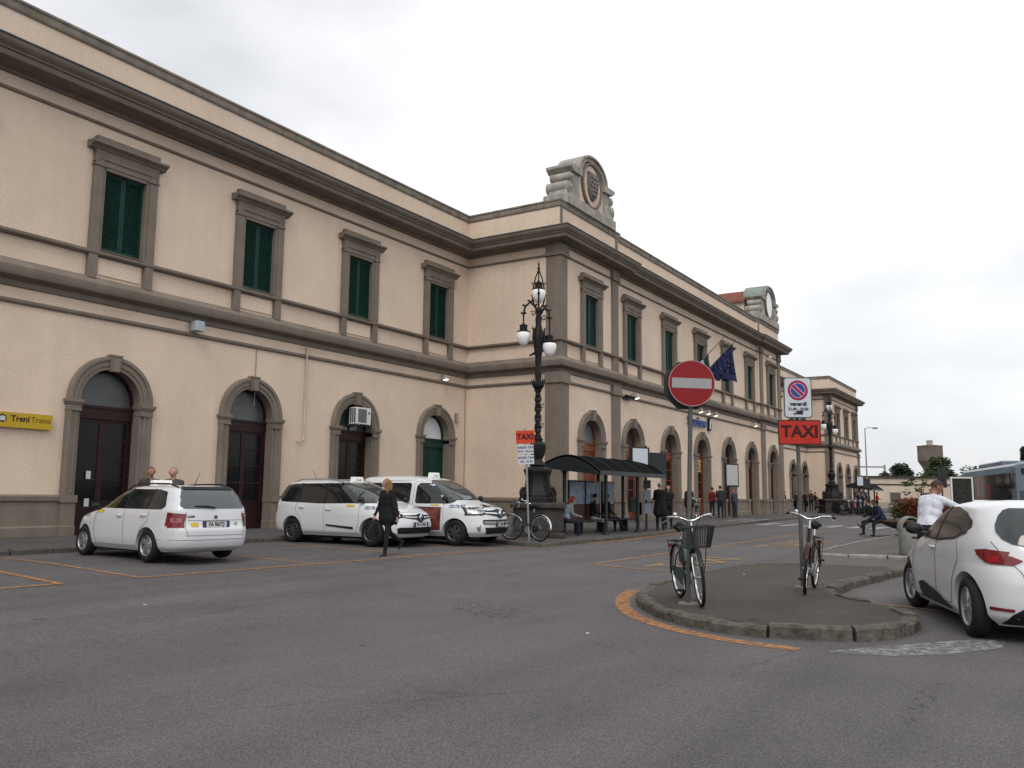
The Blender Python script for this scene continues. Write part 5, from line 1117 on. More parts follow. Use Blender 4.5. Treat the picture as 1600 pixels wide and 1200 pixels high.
t = thing('litter_bin', 'dark green litter bin on a post left of the second arch', 'bin', (4.9,-5.9,gz(-5.9)+.12)); m = MB(); m.lathe([(.20,.45),(.24,1.05),(.26,1.08),(.20,1.10)], 16); m.build('basket', mat('bin_dark', (.02,.025,.02), .6), t, 40); MB().cyl((.27,0,0),(.27,0,1.15),.03,.03,8).build('post', sh_m, t); MB().box(.2,.28,-.02,.02,.8,.86).build('bracket', sh_m, t)
t = thing('litter_bin', 'large grey-green litter bin between the planter and the foreground hatchback', 'bin', (-8.1,-19.15,.09), VA)
m = MB(); m.lathe([(.25,0),(.27,.04),(.27,.62),(.26,.66)], 24); gb = mat('bin_greygreen', (.20,.22,.20), .6, .1, 4); m.build('drum', gb, t, 40)
m = MB(); N = 20
for k in range(N): 
    a, b_ = PI*k/N, PI*(k+1)/N
    m.add([(-.27*math.cos(q), y, .62+.32*math.sin(q)) for q in (a, b_) for y in (-.12,.12)]+[(-.235*math.cos(q), y, .62+.285*math.sin(q)) for q in (a, b_) for y in (-.12,.12)], [(0,1,3,2),(4,6,7,5),(0,2,6,4),(1,5,7,3)])
m.build('hood', gb, t, 50); MB().cyl((0,0,.45),(0,0,.66),.24,.24,20).build('liner', cartrim, t); MB().box(-.08,.08,-.285,-.262,.42,.46).build('latch', cartrim, t)
# ------------------------------------------------------------------ bicycles
def bicycle(loc, rz, label, frame_c, basket=False, rack=True, guard=None, steer=0, lean=0, fend=None, bars='sweep'):
    T = thing('bicycle', label, 'bicycle', loc, rz, 'parked bicycles'); T.rotation_euler = (lean, 0, rz)
    fm = frame_c; r = .335; fend = fend or black
    def wheel(par, x):
        m = MB(); N = 40; m.tube([(r*math.cos(2*PI*k/N),0,r*math.sin(2*PI*k/N)) for k in range(N)], .021, 8, True); w = m.build('wheel', rubber, par, 60, (x,0,r+.02))
        m = MB(); m.tube([((r-.028)*math.cos(2*PI*k/N),0,(r-.028)*math.sin(2*PI*k/N)) for k in range(N)], .012, 6, True); m.build('rim', chrome, w, 60)
        m = MB()
        for k in range(28):
            a = 2*PI*k/28; s = (1 if k % 2 else -1); m.cyl((.02*math.cos(a+s*.9),s*.03,.02*math.sin(a+s*.9)), ((r-.03)*math.cos(a),0,(r-.03)*math.sin(a)), .0016, .0016, 3, False)
        m.cyl((0,-.05,0),(0,.05,0),.018,.018,10); m.build('spokes', steel, w); return w
    wheel(T, 0)
    S_ = bpy.data.objects.new('steering', None); z = r+.02
    hb, ht = Vector((.86,0,.64)), Vector((.80,0,.90))
    axis = (ht-hb).normalized()
    bb = Vector((.42,0,.30)); sc_ = Vector((.26,0,.78))
    m = MB(); m.tube([bb, sc_], .016, 8); m.tube([hb+Vector((0,0,.03)), Vector((.62,0,.42)), bb], .019, 8); m.tube([hb+Vector((-.01,0,.12)), Vector((.58,0,.56)), Vector((.36,0,.48))], .014, 8); m.tube([hb, ht], .021, 10)
    for s in (1,-1): m.tube([bb, (.2,s*.05,.32), (0,s*.055,z)], .010, 6); m.tube([sc_-Vector((-.02,0,.08)), (.12,s*.05,.56), (0,s*.055,z)], .009, 6)
    m.build('frame', fm, T, 50)
    # front assembly, turned by steer about the head tube
    Q = Matrix.Translation(hb) @ Matrix.Rotation(steer, 4, axis) @ Matrix.Translation(-hb)
    f = MB(); f.M = Q
    for s in (1,-1): f.tube([hb+Vector((0,s*.035,-.02)), (.90,s*.05,.52), (1.0,s*.055,z)], .011, 6)
    f.box(.83,.89,-.05,.05,.60,.635); fk = f.build('fork', chrome if guard else fm, T, 50)
    w = wheel(T, 0); w.matrix_local = Q @ Matrix.Translation((1.0,0,z))
    h = MB(); h.M = Q; top = ht+axis*.14
    h.tube([ht, top], .013, 8); hp = [(-.16,.30,.045),(-.02,.26,.06),(.06,.15,.05),(.05,.04,.0),(.05,-.04,.0),(.06,-.15,.05),(-.02,-.26,.06),(-.16,-.30,.045)]
    h.tube([top+Vector(q) for q in hp], .0115, 8); hb_ = h.build('handlebar', chrome, T, 50)
    g = MB(); g.M = Q
    for s in (1,-1): g.tube([top+Vector((-.10,s*.285,.05)), top+Vector((-.24,s*.325,.035))], .018, 8)
    g.build('grip', rubber, hb_)
    g = MB(); g.M = Q
    for s in (1,-1): g.tube([top+Vector((-.02,s*.25,.045)), top+Vector((-.04,s*.30,.01)), top+Vector((-.18,s*.335,-.02))], .006, 6); 
    g.sphere(top+Vector((.02,-.19,.085)), .028, 10, 6); g.build('brake_lever', chrome, hb_)
    g = MB(); g.M = Q
    for s in (1,-1): g.tube([top+Vector((-.02,s*.24,.04)), top+Vector((.10,s*.12,.06)), top+Vector((.10,s*.03,-.1)), hb+Vector((.03,s*.03,.0))], .004, 5)
    g.build('brake_cable', rubber, hb_)
    s_ = MB(); s_.lathe([(.0,0),(.085,.01),(.10,.035),(.09,.06),(.0,.07)], 16, (.2,0,.90), sq=.95); s_.tube([(.22,0,.935),(.34,0,.945),(.44,0,.935)], [.07,.045,.025], 10); st = s_.build('saddle', rubber, T, 60)
    m = MB(); m.tube([sc_, (.235,0,.90)], .013, 8); m.build('seat_post', chrome, st)
    def fender(cx, a0, a1, nm, Mx=None):
        m = MB(); m.M = Mx; n = 18; R_ = r+.03
        P = [(cx+R_*math.cos(R(a0+(a1-a0)*k/n)), z+R_*math.sin(R(a0+(a1-a0)*k/n))) for k in range(n+1)]
        vs = []
        for x, q in P:
            d = Vector((x-cx,0,q-z)).normalized()
            for y, o in ((-.03,-.012),(-.018,0),(.018,0),(.03,-.012)): vs.append(Vector((x,y,q))+d*o)
        m.add(vs, [(k*4+j,k*4+j+1,(k+1)*4+j+1,(k+1)*4+j) for k in range(n) for j in range(3)]); return m.build(nm, fend, T, 50)
    fender(0, 35, 190, 'rear_mudguard'); fender(1.0, 25, 150, 'front_mudguard', Q)
    if rack:
        m = MB()
        for s in (1,-1): m.tube([(.16,s*.05,.74),(-.30,s*.07,.74),(-.36,s*.05,.74)], .007, 6); m.tube([(-.22,s*.07,.74),(-.02,s*.075,z)], .006, 6)
        for k in range(4): m.tube([(.1-.12*k,-.06,.74),(.1-.12*k,.06,.74)], .005, 5)
        m.build('rack', black, T); MB().box(-.385,-.365,-.03,.03,.64,.69).build('rear_reflector', tail_red, T)
    m = MB(); m.cyl((bb.x,-.03,bb.z),(bb.x,.03,bb.z),.09,.09,20); m.tube([bb+Vector((0,-.05,0)), bb+Vector((.10,-.07,-.14))], .010, 6); m.tube([bb+Vector((0,.05,0)), bb+Vector((-.10,.07,.14))], .010, 6); ck = m.build('crank', steel, T, 40)
    m = MB(); m.box(bb.x+.05,bb.x+.15,-.16,-.08,bb.z-.155,bb.z-.13); m.box(bb.x-.15,bb.x-.05,.08,.16,bb.z+.13,bb.z+.155); m.build('pedal', rubber, ck)
    m = MB(); m.prism([(-.08,z-.05),(-.06,z+.06),(.40,.42),(.52,.36),(.52,.26),(.42,.19)], -.058, -.045); m.build('chain_guard', guard or black, T)
    m = MB(); m.tube([(.30,.06,.28),(.22,.19,.02)], .009, 6); m.build('kickstand', steel, T)
    if guard:
        m = MB(); m.add([(-.02,.065,z+.05),(.16,.065,z+.10),(.10,.065,.70),(-.16,.065,.66),(-.22,.065,z+.12)], [(0,1,2,3,4)]); m.build('skirt_guard', mat('skirt_red', (.14,.05,.045), .6), T)
    if basket:
        bm_ = MB(); bm_.M = Q; x0 = .93; zt = .97; wires = []
        top_ = [(x0,-.18),(x0+.30,-.21),(x0+.30,.21),(x0,.18)]; bot = [(x0+.03,-.13),(x0+.24,-.15),(x0+.24,.15),(x0+.03,.13)]
        for i in range(4):
            a, b_ = top_[i], top_[(i+1) % 4]; c_, d_ = bot[i], bot[(i+1) % 4]; k = 12
            for j in range(k): t_ = j/k; bm_.tube([(a[0]+(b_[0]-a[0])*t_, a[1]+(b_[1]-a[1])*t_, zt), (c_[0]+(d_[0]-c_[0])*t_, c_[1]+(d_[1]-c_[1])*t_, zt-.25)], .0035, 4)
            for j in range(9):
                t_ = j/8; q = lambda P_, Q_: (P_[0]+(Q_[0]-P_[0])*t_, P_[1]+(Q_[1]-P_[1])*t_, zt-.25*t_); bm_.tube([q(a, c_), q(b_, d_)], .0035 if j else .008, 4)
        for j in range(9): t_ = j/8; bm_.tube([(bot[0][0]+.21*t_,-.14,zt-.25),(bot[0][0]+.21*t_,.14,zt-.25)], .0035, 4)
        bm_.build('basket', mat('basket_mesh', (.035,.036,.038), .5, metal=.4), T); m = MB(); m.M = Q
        for s in (1,-1): m.tube([(x0+.22,s*.1,zt-.25),(1.06,s*.08,.5),(1.0,s*.06,z)], .006, 5)
        m.build('basket_stay', black, T)
    bpy.data.objects.remove(S_)
    return T
rzb = math.atan2(-.62,-.86)
bicycle((-20.38,-17.98,.125), rzb, 'city bicycle with dark wire basket leaning on the no-entry sign pole', mat('bike_green', (.012,.045,.035), .4), True, True, mat('bike_green2', (.012,.05,.04), .4), -.12, R(3))
bicycle((-17.98,-19.15,.125), math.atan2(-.10,-1), 'dark red bicycle without basket against the TAXI and venerdi sign pole', mat('bike_red', (.016,.005,.006), .35), False, True, None, .10, R(-4), mat('bike_red_f', (.03,.006,.008), .4))
bicycle((-11.12,-10.4,gz(-10.2)+.12), math.atan2(.99,.12), 'black bicycle with silver mudguards parked by the radio taxi pole', mat('bike_black', (.02,.02,.022), .35), False, False, None, .25, R(5), chrome)
bicycle((11.5,-6.5,gz(-6.5)+.12), math.atan2(-.35,-.8), 'dark green bicycle parked outside the third arch', mat('bike_dkgreen', (.015,.05,.035), .4), False, True, None, .3, R(4))

# ------------------------------------------------------------------ people
def V(*a): return Vector(a)
def clothes(n, c, r=.85, var=.12): return mat(n, c, r, var, 9)
def person(label, loc, rz, h=1.75, pz=None, lean=0, side=0, legs=((0,0,.04),(0,0,.04)), arms=((0,.12,.15),(0,.12,.15)), top=(.02,.02,.025), pants=(.02,.02,.025), shoe=(.02,.02,.02), hair=(.03,.02,.015), hairstyle='short', coat=0, skin=(.40,.24,.17), vox=.028, near=False, headyaw=0, headpitch=0, group=None, sleeve='long', bulk=1.0, key=None, extra=None):
    k = h/1.75; T = thing('person', label, 'person', loc, rz, group); P = []
    up = V(math.sin(lean), math.sin(side), math.cos(lean)).normalized(); fw = V(math.cos(lean), 0, -math.sin(lean)); le = up.cross(fw).normalized()
    pelvis = V(0,0,(.95*k if pz is None else pz)); b = bulk
    def at(u, y=0, x=0): return pelvis+up*u*k+le*y*k+fw*x*k
    def cap(p0, r0, p1, r1, tg): P.append((p0, r0*k, p1, r1*k, tg))
    cap(at(-.02,-.075), .115*b, at(-.02,.075), .115*b, 'pants' if not coat else 'top'); cap(at(.12,-.055), .105*b, at(.12,.055), .105*b, 'top')
    cap(at(.06,-.07), .112*b, at(.06,.07), .112*b, 'top')
    cap(at(.26,-.065,.01), .112*b, at(.26,.065,.01), .112*b, 'top'); cap(at(.38,-.085,.01), .108*b, at(.38,.085,.01), .108*b, 'top'); cap(at(.12,0), .11*b, at(.38,0), .115*b, 'top')
    cap(at(.475,-.135), .062*b, at(.475,.135), .062*b, 'top'); cap(at(.50,-.05), .06, at(.50,.05), .06, 'top')
    hy = Matrix.Rotation(headyaw, 3, 'Z') @ Matrix.Rotation(lean*.4+headpitch, 3, 'Y')
    neck = at(.50); hc = at(.565)+hy @ V(.02,0,.115)*k
    cap(neck, .052, hc-hy @ V(.01,0,.06)*k, .05, 'skin')
    H = lambda x, y, z: hc+hy @ V(x,y,z)*k
    cap(H(-.015,0,.025), .088, H(.015,0,.02), .086, 'skin'); cap(H(.02,0,-.06), .055, H(.03,0,-.03), .062, 'skin')
    if near: cap(H(.085,0,-.005), .012, H(.112,0,-.03), .014, 'skin'); cap(H(.0,.088,-.01), .018, H(-.012,.092,.02), .02, 'skin'); cap(H(.0,-.088,-.01), .018, H(-.012,-.092,.02), .02, 'skin')
    hands = []
    for s, (hp, kb, ab), (ap, aa, el) in ((1, legs[0], arms[0]), (-1, legs[1], arms[1])):
        hip = pelvis+V(0, s*.085, -.05)*k; d = V(math.sin(hp), s*math.sin(ab), math.cos(hp)*-1).normalized(); knee = hip+d*.42*k; p2 = hp-kb
        d2 = V(math.sin(p2), s*math.sin(ab)*.3, -math.cos(p2)).normalized(); ank = knee+d2*.42*k
        cap(hip, .088*b, knee, .06*b, 'pants'); cap(knee, .06*b, knee.lerp(ank,.35), .06*b, 'pants'); cap(knee.lerp(ank,.35), .058*b, ank, .043, 'pants')
        fd = V(math.cos(p2), s*.15, math.sin(p2)*.9).normalized() if abs(p2) > .35 else V(1, s*.15, 0).normalized()
        hl = ank+d2*.035*k-fd*.03*k; cap(hl, .04, hl+fd*.10*k+d2*.012*k, .038, 'shoe'); cap(hl+fd*.10*k+d2*.012*k, .038, hl+fd*.19*k+d2*.02*k, .03, 'shoe')
        sh = at(.475, s*.175); d = (fw*math.sin(ap)+le*s*math.sin(aa)-up*math.cos(ap)*math.cos(aa)).normalized(); elb = sh+d*.285*k
        a2 = ap+el; d2 = (fw*math.sin(a2)+le*s*math.sin(aa)*(.4 if el > .4 else .8)-up*math.cos(a2)).normalized(); wr = elb+d2*.245*k
        cap(sh, .056*b, elb, .045*b, 'top'); cap(elb, .045*b, wr, .034*b, 'top' if sleeve == 'long' else 'skin'); cap(wr, .030, wr+d2*.085*k, .032, 'skin'); hands.append((wr+d2*.07*k, d2, le*s, wr))
    if coat:
        for s in (-1, 1): cap(at(.1, s*.06), .125*b, V(pelvis.x-.02, s*.09, coat*k)+V(0,0,.16), .155*b, 'top')
        cap(at(.1,0), .125*b, V(pelvis.x, 0, coat*k+.16), .16*b, 'top')
    m = MB()
    def capsule(p0, r0, p1, r1):
        d = p1-p0; L = d.length; q = d.to_track_quat('Z','Y') if L > 1e-6 else V(0,0,1).to_track_quat('Z','Y'); n = 12; rings = [(-r0*math.cos(t), r0*math.sin(t)) for t in (0,.5,1.0,PI/2)]+[(L+r1*math.sin(t), r1*math.cos(t)) for t in (0,.55,1.05,PI/2)]
        vs = []; fs = []
        for z, rr in rings:
            for j in range(n): a = 2*PI*j/n; vs.append(p0+q @ V(max(rr,1e-4)*math.cos(a), max(rr,1e-4)*math.sin(a), z))
        for i in range(len(rings)-1):
            for j in range(n): fs.append((i*n+j, i*n+(j+1)%n, (i+1)*n+(j+1)%n, (i+1)*n+j))
        fs += [tuple(range(n-1,-1,-1)), tuple(range((len(rings)-1)*n, len(rings)*n))]; m.add(vs, fs)
    for p0, r0, p1, r1, tg in P: capsule(p0, r0, p1, r1)
    o = bpy.data.objects.new('tmp', m.mesh('tmp', skinm)); COL.objects.link(o)
    md = o.modifiers.new('r','REMESH'); md.mode = 'VOXEL'; md.voxel_size = vox; md = o.modifiers.new('s','SMOOTH'); md.factor = .5; md.iterations = 4 if vox > .02 else (10 if vox > .015 else 22)
    me = bpy.data.meshes.new_from_object(o.evaluated_get(bpy.context.evaluated_depsgraph_get())); bpy.data.objects.remove(o)
    def nm(p, c): return p+'_%03d%03d%03d' % tuple(int(x*999) for x in c)
    tags = ['skin','top','pants','shoe']; me.materials.clear()
    for t_, c in zip(tags, (skin, top, pants, shoe)): me.materials.append(clothes(nm(t_, c), c, .6 if t_ == 'skin' else .9, .18))
    segs = [(p0, p1-p0, max(1e-9, (p1-p0).length_squared), r0, r1, tags.index(tg)) for p0, r0, p1, r1, tg in P]; idx = []
    for pl in me.polygons:
        c = pl.center; best = 9; bi = 0
        for p0, d, l2, r0, r1, ti in segs:
            t_ = (c-p0).dot(d)/l2; t_ = 0 if t_ < 0 else (1 if t_ > 1 else t_); e = (c-p0-d*t_).length-(r0+(r1-r0)*t_)
            if e < best: best = e; bi = ti
        idx.append(bi)
    me.polygons.foreach_set('material_index', idx); me.shade_smooth()
    if near:
        f = MB()
        for (c, d, sd, wr) in hands:
            nn = d.cross(sd).normalized(); sd = nn.cross(d).normalized()
            for j, ln in enumerate((.062,.072,.068,.052)):
                a = c+sd*(-.024+.016*j)*k+d*.012; f.tube([a, a+(d*.9+nn*.25)*ln*.5*k, a+(d*.75+nn*.55)*ln*k], [.0085,.008,.006], 6)
            a = c-sd*.028*k-d*.03*k; f.tube([a, a-sd*.022*k+d*.028*k, a-sd*.024*k+d*.058*k], [.011,.010,.007], 6)
        bm = bmesh.new(); bm.from_mesh(me); t2 = f.mesh('f', me.materials[0], 60); bm.from_mesh(t2); bm.to_mesh(me); bm.free()
    link('body', me, T)
    if hairstyle:
        hm = clothes(nm('hair', hair), hair, .7, .25); m = MB(); n, mm = 18, 9
        def shell(x, y, z): return H(x-.012, y, z+.025)
        vs = []; fs = []
        for i in range(mm+1):
            th = PI*.62*i/mm
            for j in range(n):
                a = 2*PI*j/n; rr = .096*(1+.02*math.sin(j*5+i*3))*(1-.05*i/mm); lim = th*(.62 if abs((a+PI) % (2*PI)-PI) < .9 else 1.0)
                vs.append(shell(rr*math.sin(lim)*math.cos(a), rr*.97*math.sin(lim)*math.sin(a), rr*1.04*math.cos(lim)))
        for i in range(mm):
            for j in range(n): fs.append((i*n+j, i*n+(j+1)%n, (i+1)*n+(j+1)%n, (i+1)*n+j))
        m.add(vs, fs)
        if hairstyle == 'long':
            for j, y in enumerate((-.085,-.055,-.02,.02,.055,.085)):
                x0 = -.075 if abs(y) < .07 else -.01
                m.tube([H(x0,y,.05), H(x0-.015,y*1.12,-.04), H(x0-.0,y*1.15,-.15), H(x0+.01,y*1.0,-.24)], [.035,.036,.030,.012], 8)
        m.build('hair', hm, T, 60)
    if near:
        e = MB()
        for s in (1,-1): e.sphere(H(.076,s*.032,.008), (.010,.012,.008), 8, 6)
        e.build('eyes', inkm, T); e = MB(); e.tube([H(.083,-.02,-.062), H(.089,0,-.064), H(.083,.02,-.062)], .005, 5); e.build('mouth', mat('lips', (.25,.08,.07), .5), T)
    if extra: extra(T, H, at, hands, k)
    return T
NAVY=(.012,.016,.03); BLK=(.010,.010,.012); JEAN=(.03,.045,.085); GREY=(.10,.11,.12); RED=(.22,.015,.02)
def w_extra(T, H, at, hands, k):
    m = MB(); N = 16                                            # poncho-like open jacket hem
    for s in (1, -1):
        m.tube([at(.40,s*.17,-.02), at(.15,s*.22,-.02), at(-.10,s*.24,-.05), at(-.25,s*.22,-.06)], [.06,.075,.07,.015], 10)
    m.build('jacket_hem', clothes('jacket_blk', BLK), T, 60)
    c = hands[1][0]; m = MB(); m.tube([c+V(0,0,.1), c+V(0,.02,-.1)], .012, 6); m.lathe([(.09,-.42),(.12,-.36),(.11,-.14),(.06,-.10)], 12, c, sq=.5); m.build('shoulder_bag', clothes('bag_blk', (.015,.014,.013)), T, 60)
person('woman with long fair hair in black walking past the people-carrier taxi', (-16.62,-9.72,gz(-9.72)), R(172), 1.70, .905, .04, 0, ((.22,.10,.03),(-.42,.62,.03)), ((-.18,.22,.25),(.12,.20,.30)), BLK, BLK, (.02,.02,.02), (.27,.14,.06), 'long', .66, (.45,.26,.19), .014, True, R(-30), 0, None, bulk=1.04, extra=w_extra)
person('man with close-cropped hair behind the estate taxi, left of its roof sign', (-19.15,-4.85,gz(-4.8)), R(-110), 1.85, top=(.04,.035,.025), pants=BLK, hair=(.10,.06,.045), hairstyle='short', skin=(.30,.15,.105), vox=.018, near=True, bulk=1.15, group='men talking behind the estate taxi')
person('grey-haired man behind the estate taxi, right of its roof sign', (-19.1,-5.6,gz(-5.5)), R(-150), 1.84, top=(.06,.06,.06), pants=NAVY, hair=(.22,.20,.175), vox=.018, near=True, bulk=1.15, group='men talking behind the estate taxi')
PV = lambda y: gz(y)+.12
person('man in a long dark coat standing right of the near bus shelter', (-1.6,-9.92,PV(-9.92)), R(30), 1.74, coat=.50, top=BLK, pants=BLK, hair=(.30,.28,.26), skin=(.42,.27,.21), vox=.02, arms=((.3,.12,1.2),(.3,.12,1.2)), group='people waiting at the near shelter', bulk=1.12)
person('person in black close behind the man in the long coat', (.1,-9.55,PV(-9.55)), R(200), 1.66, top=BLK, pants=BLK, hair=(.03,.015,.012), hairstyle='long', vox=.024, arms=((.2,.12,1.4),(.2,.12,1.4)), group='people waiting at the near shelter')
person('red-haired woman in a pale blue-grey jacket sitting at the near shelter', (-7.75,-9.35,PV(-9.35)), R(-40), 1.66, .50, .32, 0, ((1.45,1.45,.06),(1.45,1.45,.06)), ((.35,.1,1.25),(.35,.1,1.25)), (.16,.20,.23), (.015,.018,.03), BLK, (.10,.022,.010), 'long', 0, (.45,.26,.2), .02, headpitch=.35, group='people waiting at the near shelter')
person('seated man in dark jacket and pale trousers under the near shelter', (-5.3,-9.05,PV(-9.05)), R(-60), 1.74, .50, .12, 0, ((1.40,1.30,.05),(1.40,1.45,.07)), ((.3,.1,.9),(.3,.1,.9)), (.02,.022,.022), (.36,.34,.31), (.5,.5,.5), (.02,.012,.01), vox=.02, group='people waiting at the near shelter')
person('seated person in black with crossed legs at the right end of the shelter bench', (-4.4,-9.1,PV(-9.1)), R(-35), 1.72, .50, .05, 0, ((1.45,1.45,.05),(1.6,.95,-.12)), ((.2,.1,.9),(.2,.1,.9)), BLK, (.012,.012,.014), BLK, (.02,.014,.012), vox=.02, group='people waiting at the near shelter')
person('person in a bright blue jacket standing behind the left end of the shelter', (-6.9,-8.15,PV(-8.15)), R(60), 1.70, top=(.02,.04,.16), pants=NAVY, hair=(.02,.015,.012), vox=.024, group='people waiting at the near shelter')
G2 = 'people outside the station entrance'
person('person in black half hidden behind the no-entry pole', (11.73,-6.0,PV(-6)), R(20), 1.72, top=BLK, pants=BLK, vox=.03, coat=.6, group=G2, bulk=1.15)
person('man in a red top by the fourth arch', (15.83,-5.8,PV(-5.8)), R(-20), 1.72, top=(.16,.012,.02), pants=NAVY, vox=.03, group=G2)
person('tall man in dark clothes right of the man in red', (15.47,-6.4,PV(-6.4)), R(10), 1.80, top=(.025,.03,.035), pants=NAVY, vox=.03, group=G2, arms=((.4,.2,.8),(.1,.2,.3)), bulk=1.1)
person('person in a blue denim jacket below the tall information board', (17.92,-6.4,PV(-6.4)), R(160), 1.66, top=(.05,.065,.10), pants=(.03,.035,.06), vox=.03, group=G2, bulk=1.12)
person('slim woman in black leaning by the downpipe at the end of the middle block', (36.37,-4.4,PV(-4.4)), R(-60), 1.70, top=BLK, pants=BLK, hair=(.015,.01,.01), hairstyle='long', vox=.032, lean=-.06, group=G2)
G3 = 'people gathered near the far lamp post'
for lb, x, y, rz, h, tp, pn, pzz in (('person in a dark jacket left of the taxi sign pole, far pavement',42.79,-3.6,-40,1.72,(.03,.03,.035),BLK,None),('person in maroon right of the taxi sign pole, far pavement',43.5,-4.2,150,1.74,(.05,.015,.018),BLK,None),('taller person in brown standing beside the one in maroon',43.4,-4.7,180,1.82,(.06,.04,.03),NAVY,None),('seated person in a purple top left of the far scooters',39.3,-6.0,-70,1.70,(.07,.03,.045),BLK,.52),('person in grey-green standing behind the far scooters',39.9,-6.5,-90,1.72,(.045,.045,.035),NAVY,None),('person sitting in dark blue beside the far lamp plinth',42.3,-8.3,-100,1.72,(.018,.025,.05),JEAN,.52),('person in a dark hooded coat inside the far shelter',44.4,-8.2,-60,1.76,(.02,.022,.03),(.02,.03,.045),None),('person with a bag right of the far shelter',46.3,-8.4,-20,1.70,(.035,.04,.055),(.03,.03,.035),None),('distant figure in a red jacket before the pale wall',53.2,-8.2,-60,1.78,(.36,.01,.02),BLK,None),('person in black standing against the side wall of the far pavilion',50.5,-3.4,-80,1.72,BLK,BLK,None),('person in a grey coat near the far arches',47.0,-3.0,40,1.70,(.07,.07,.075),NAVY,None),('person in dark green behind the far lamp plinth',42.2,-6.2,20,1.76,(.02,.03,.022),BLK,None),('crouching person in black in front of the far lamp plinth',40.6,-8.6,-120,1.70,BLK,JEAN,.5),('person in navy waiting left of the far stop panel',41.9,-9.0,-60,1.72,NAVY,BLK,None),('woman in brown walking between the far scooters and shelter',43.6,-9.1,180,1.66,(.06,.04,.035),BLK,None),('person in black by the fifth arch base',20.6,-5.6,-90,1.62,BLK,NAVY,None),('person in dark grey seen just left of the no-entry pole',9.9,-5.6,160,1.74,(.03,.03,.033),BLK,None)):
    person(lb, (x, y, PV(y)), R(rz), h, pzz, .0 if pzz is None else .2, 0, ((.05,0,.05),(-.05,.05,.05)) if pzz is None else ((1.4,1.4,.06),(1.4,1.4,.06)), ((.1,.12,.3),(.3,.12,1.0)), tp, pn, BLK, (.02,.014,.012), vox=.034, group=G3)
# planter and the pair sitting on it
PC_ = Vector((5.28,-17.74,.085)); rust = mat('planter_rust', (.10,.065,.045), .8, .3, 5)
T = thing('round_planter', 'wide brown cone-shaped planter with a flat seat rim and rust-red shrubs', 'planter', PC_)
MB().lathe([(.45,0),(.48,.03),(1.56,.47),(1.62,.50),(1.62,.56),(1.18,.57),(1.15,.50)], 40).build('bowl', rust, T, 30); MB().lathe([(1.16,.5),(1.1,.56),(.5,.60),(.01,.62)], 30).build('soil', mat('soil', (.03,.02,.014), .95), T)
def leaf_cloud(n, fn, size, rng, flat=.5):
    m = MB()
    for _ in range(n):
        c = fn(rng); s = size*rng.uniform(.6,1.3); q = Matrix.Rotation(rng.uniform(0,6.28),3,'Z') @ Matrix.Rotation(rng.uniform(-1.2,1.2),3,'X')
        m.add([c+q @ Vector(v)*s for v in ((-.5,0,0),(0,-.28,.06),(.55,0,0),(0,.28,.06))], [(0,1,2,3)])
    return m
rg = random.Random(5)
def blob(c, rx, ry, rz):
    def f(r):
        while True:
            v = Vector((r.uniform(-1,1), r.uniform(-1,1), r.uniform(-1,1)))
            if .35 < v.length < 1: return Vector((c[0]+v.x*rx, c[1]+v.y*ry, c[2]+v.z*rz))
    return f
SHR = mat('shrub_rust', (.15,.032,.016), .8, .45, 12); SHG = mat('shrub_olive', (.09,.075,.025), .8, .4, 12)
for i, (a, rr, mm) in enumerate(((0,.0,SHR),(1.0,.6,SHR),(2.1,.62,SHG),(3.2,.6,SHR),(4.3,.6,SHR),(5.4,.62,SHR))):
    c = Vector((rr*math.cos(a), rr*math.sin(a), .95)); leaf_cloud(1700, blob(c, .58, .58, .46), .085, rg).build('shrub', mm, T)
leaf_cloud(260, blob(Vector((-.2,.2,1.32)), .8, .8, .12), .08, rg).build('shrub_flowers', mat('shrub_flower', (.24,.06,.02), .8, .3, 9), T)
dirL = Vector((-.53,.85,0)); seat = PC_+dirL*1.48
person('man in dark blue sitting cross-legged on the planter rim', (seat.x, seat.y, .09), R(128), 1.76, .60, .45, 0, ((1.30,1.25,.05),(1.62,.75,.16)), ((.5,.1,.9),(.5,.1,.9)), (.014,.022,.05), (.014,.012,.013), (.015,.012,.012), (.03,.02,.014), skin=(.20,.11,.08), vox=.02, headpitch=.3, group='pair sitting on the planter', bulk=1.12)
person('second figure in black sitting close beside the man on the planter', (seat.x+.45, seat.y+.38, .09), R(110), 1.70, .60, .35, 0, ((1.30,1.25,.05),(1.30,1.35,.05)), ((.5,.1,.9),(.5,.1,.9)), (.015,.013,.013), (.015,.013,.014), (.012,.012,.012), (.012,.010,.010), vox=.022, group='pair sitting on the planter', bulk=1.1)
MB().box(-.1,.1,-.07,.07,0,.05).build('white_bag', signwhite, None, None, tuple(PC_+dirL*1.30+Vector((.3,-.35,.565)))); tag(COL.objects['white_bag'], 'small white package lying on the planter rim', 'package')
# man in the white shirt
def s_extra(T, H, at, hands, k):
    m = MB(); m.tube([at(-.03,.13*math.cos(a),.13*math.sin(a)) for a in [2*PI*j/16 for j in range(16)]], .016, 6, True); m.build('belt', black, T)
    m = MB(); w = hands[1][3]; m.tube([w-hands[1][1]*.015, w+hands[1][1]*.015], .042, 12); m.build('wristwatch', black, T)
person('man in a white shirt with one arm stretched over a parked car', (-15.42,-20.42,0), R(-32), 1.83, .97, .26, 0, ((.02,.05,.06),(-.06,.05,.06)), ((.15,.10,.25),(1.05,.85,.25)), (.60,.62,.70), (.014,.014,.018), BLK, (.05,.025,.018), 'short', 0, (.30,.14,.10), .014, True, R(-30), .35, None, bulk=1.12, extra=s_extra)
parked(-13.4,-22.35,14,'white hatchback parked ahead of the foreground one, only its roof showing')
parked(15.3,-18.9,40,'distant white hatchback near the framed board')
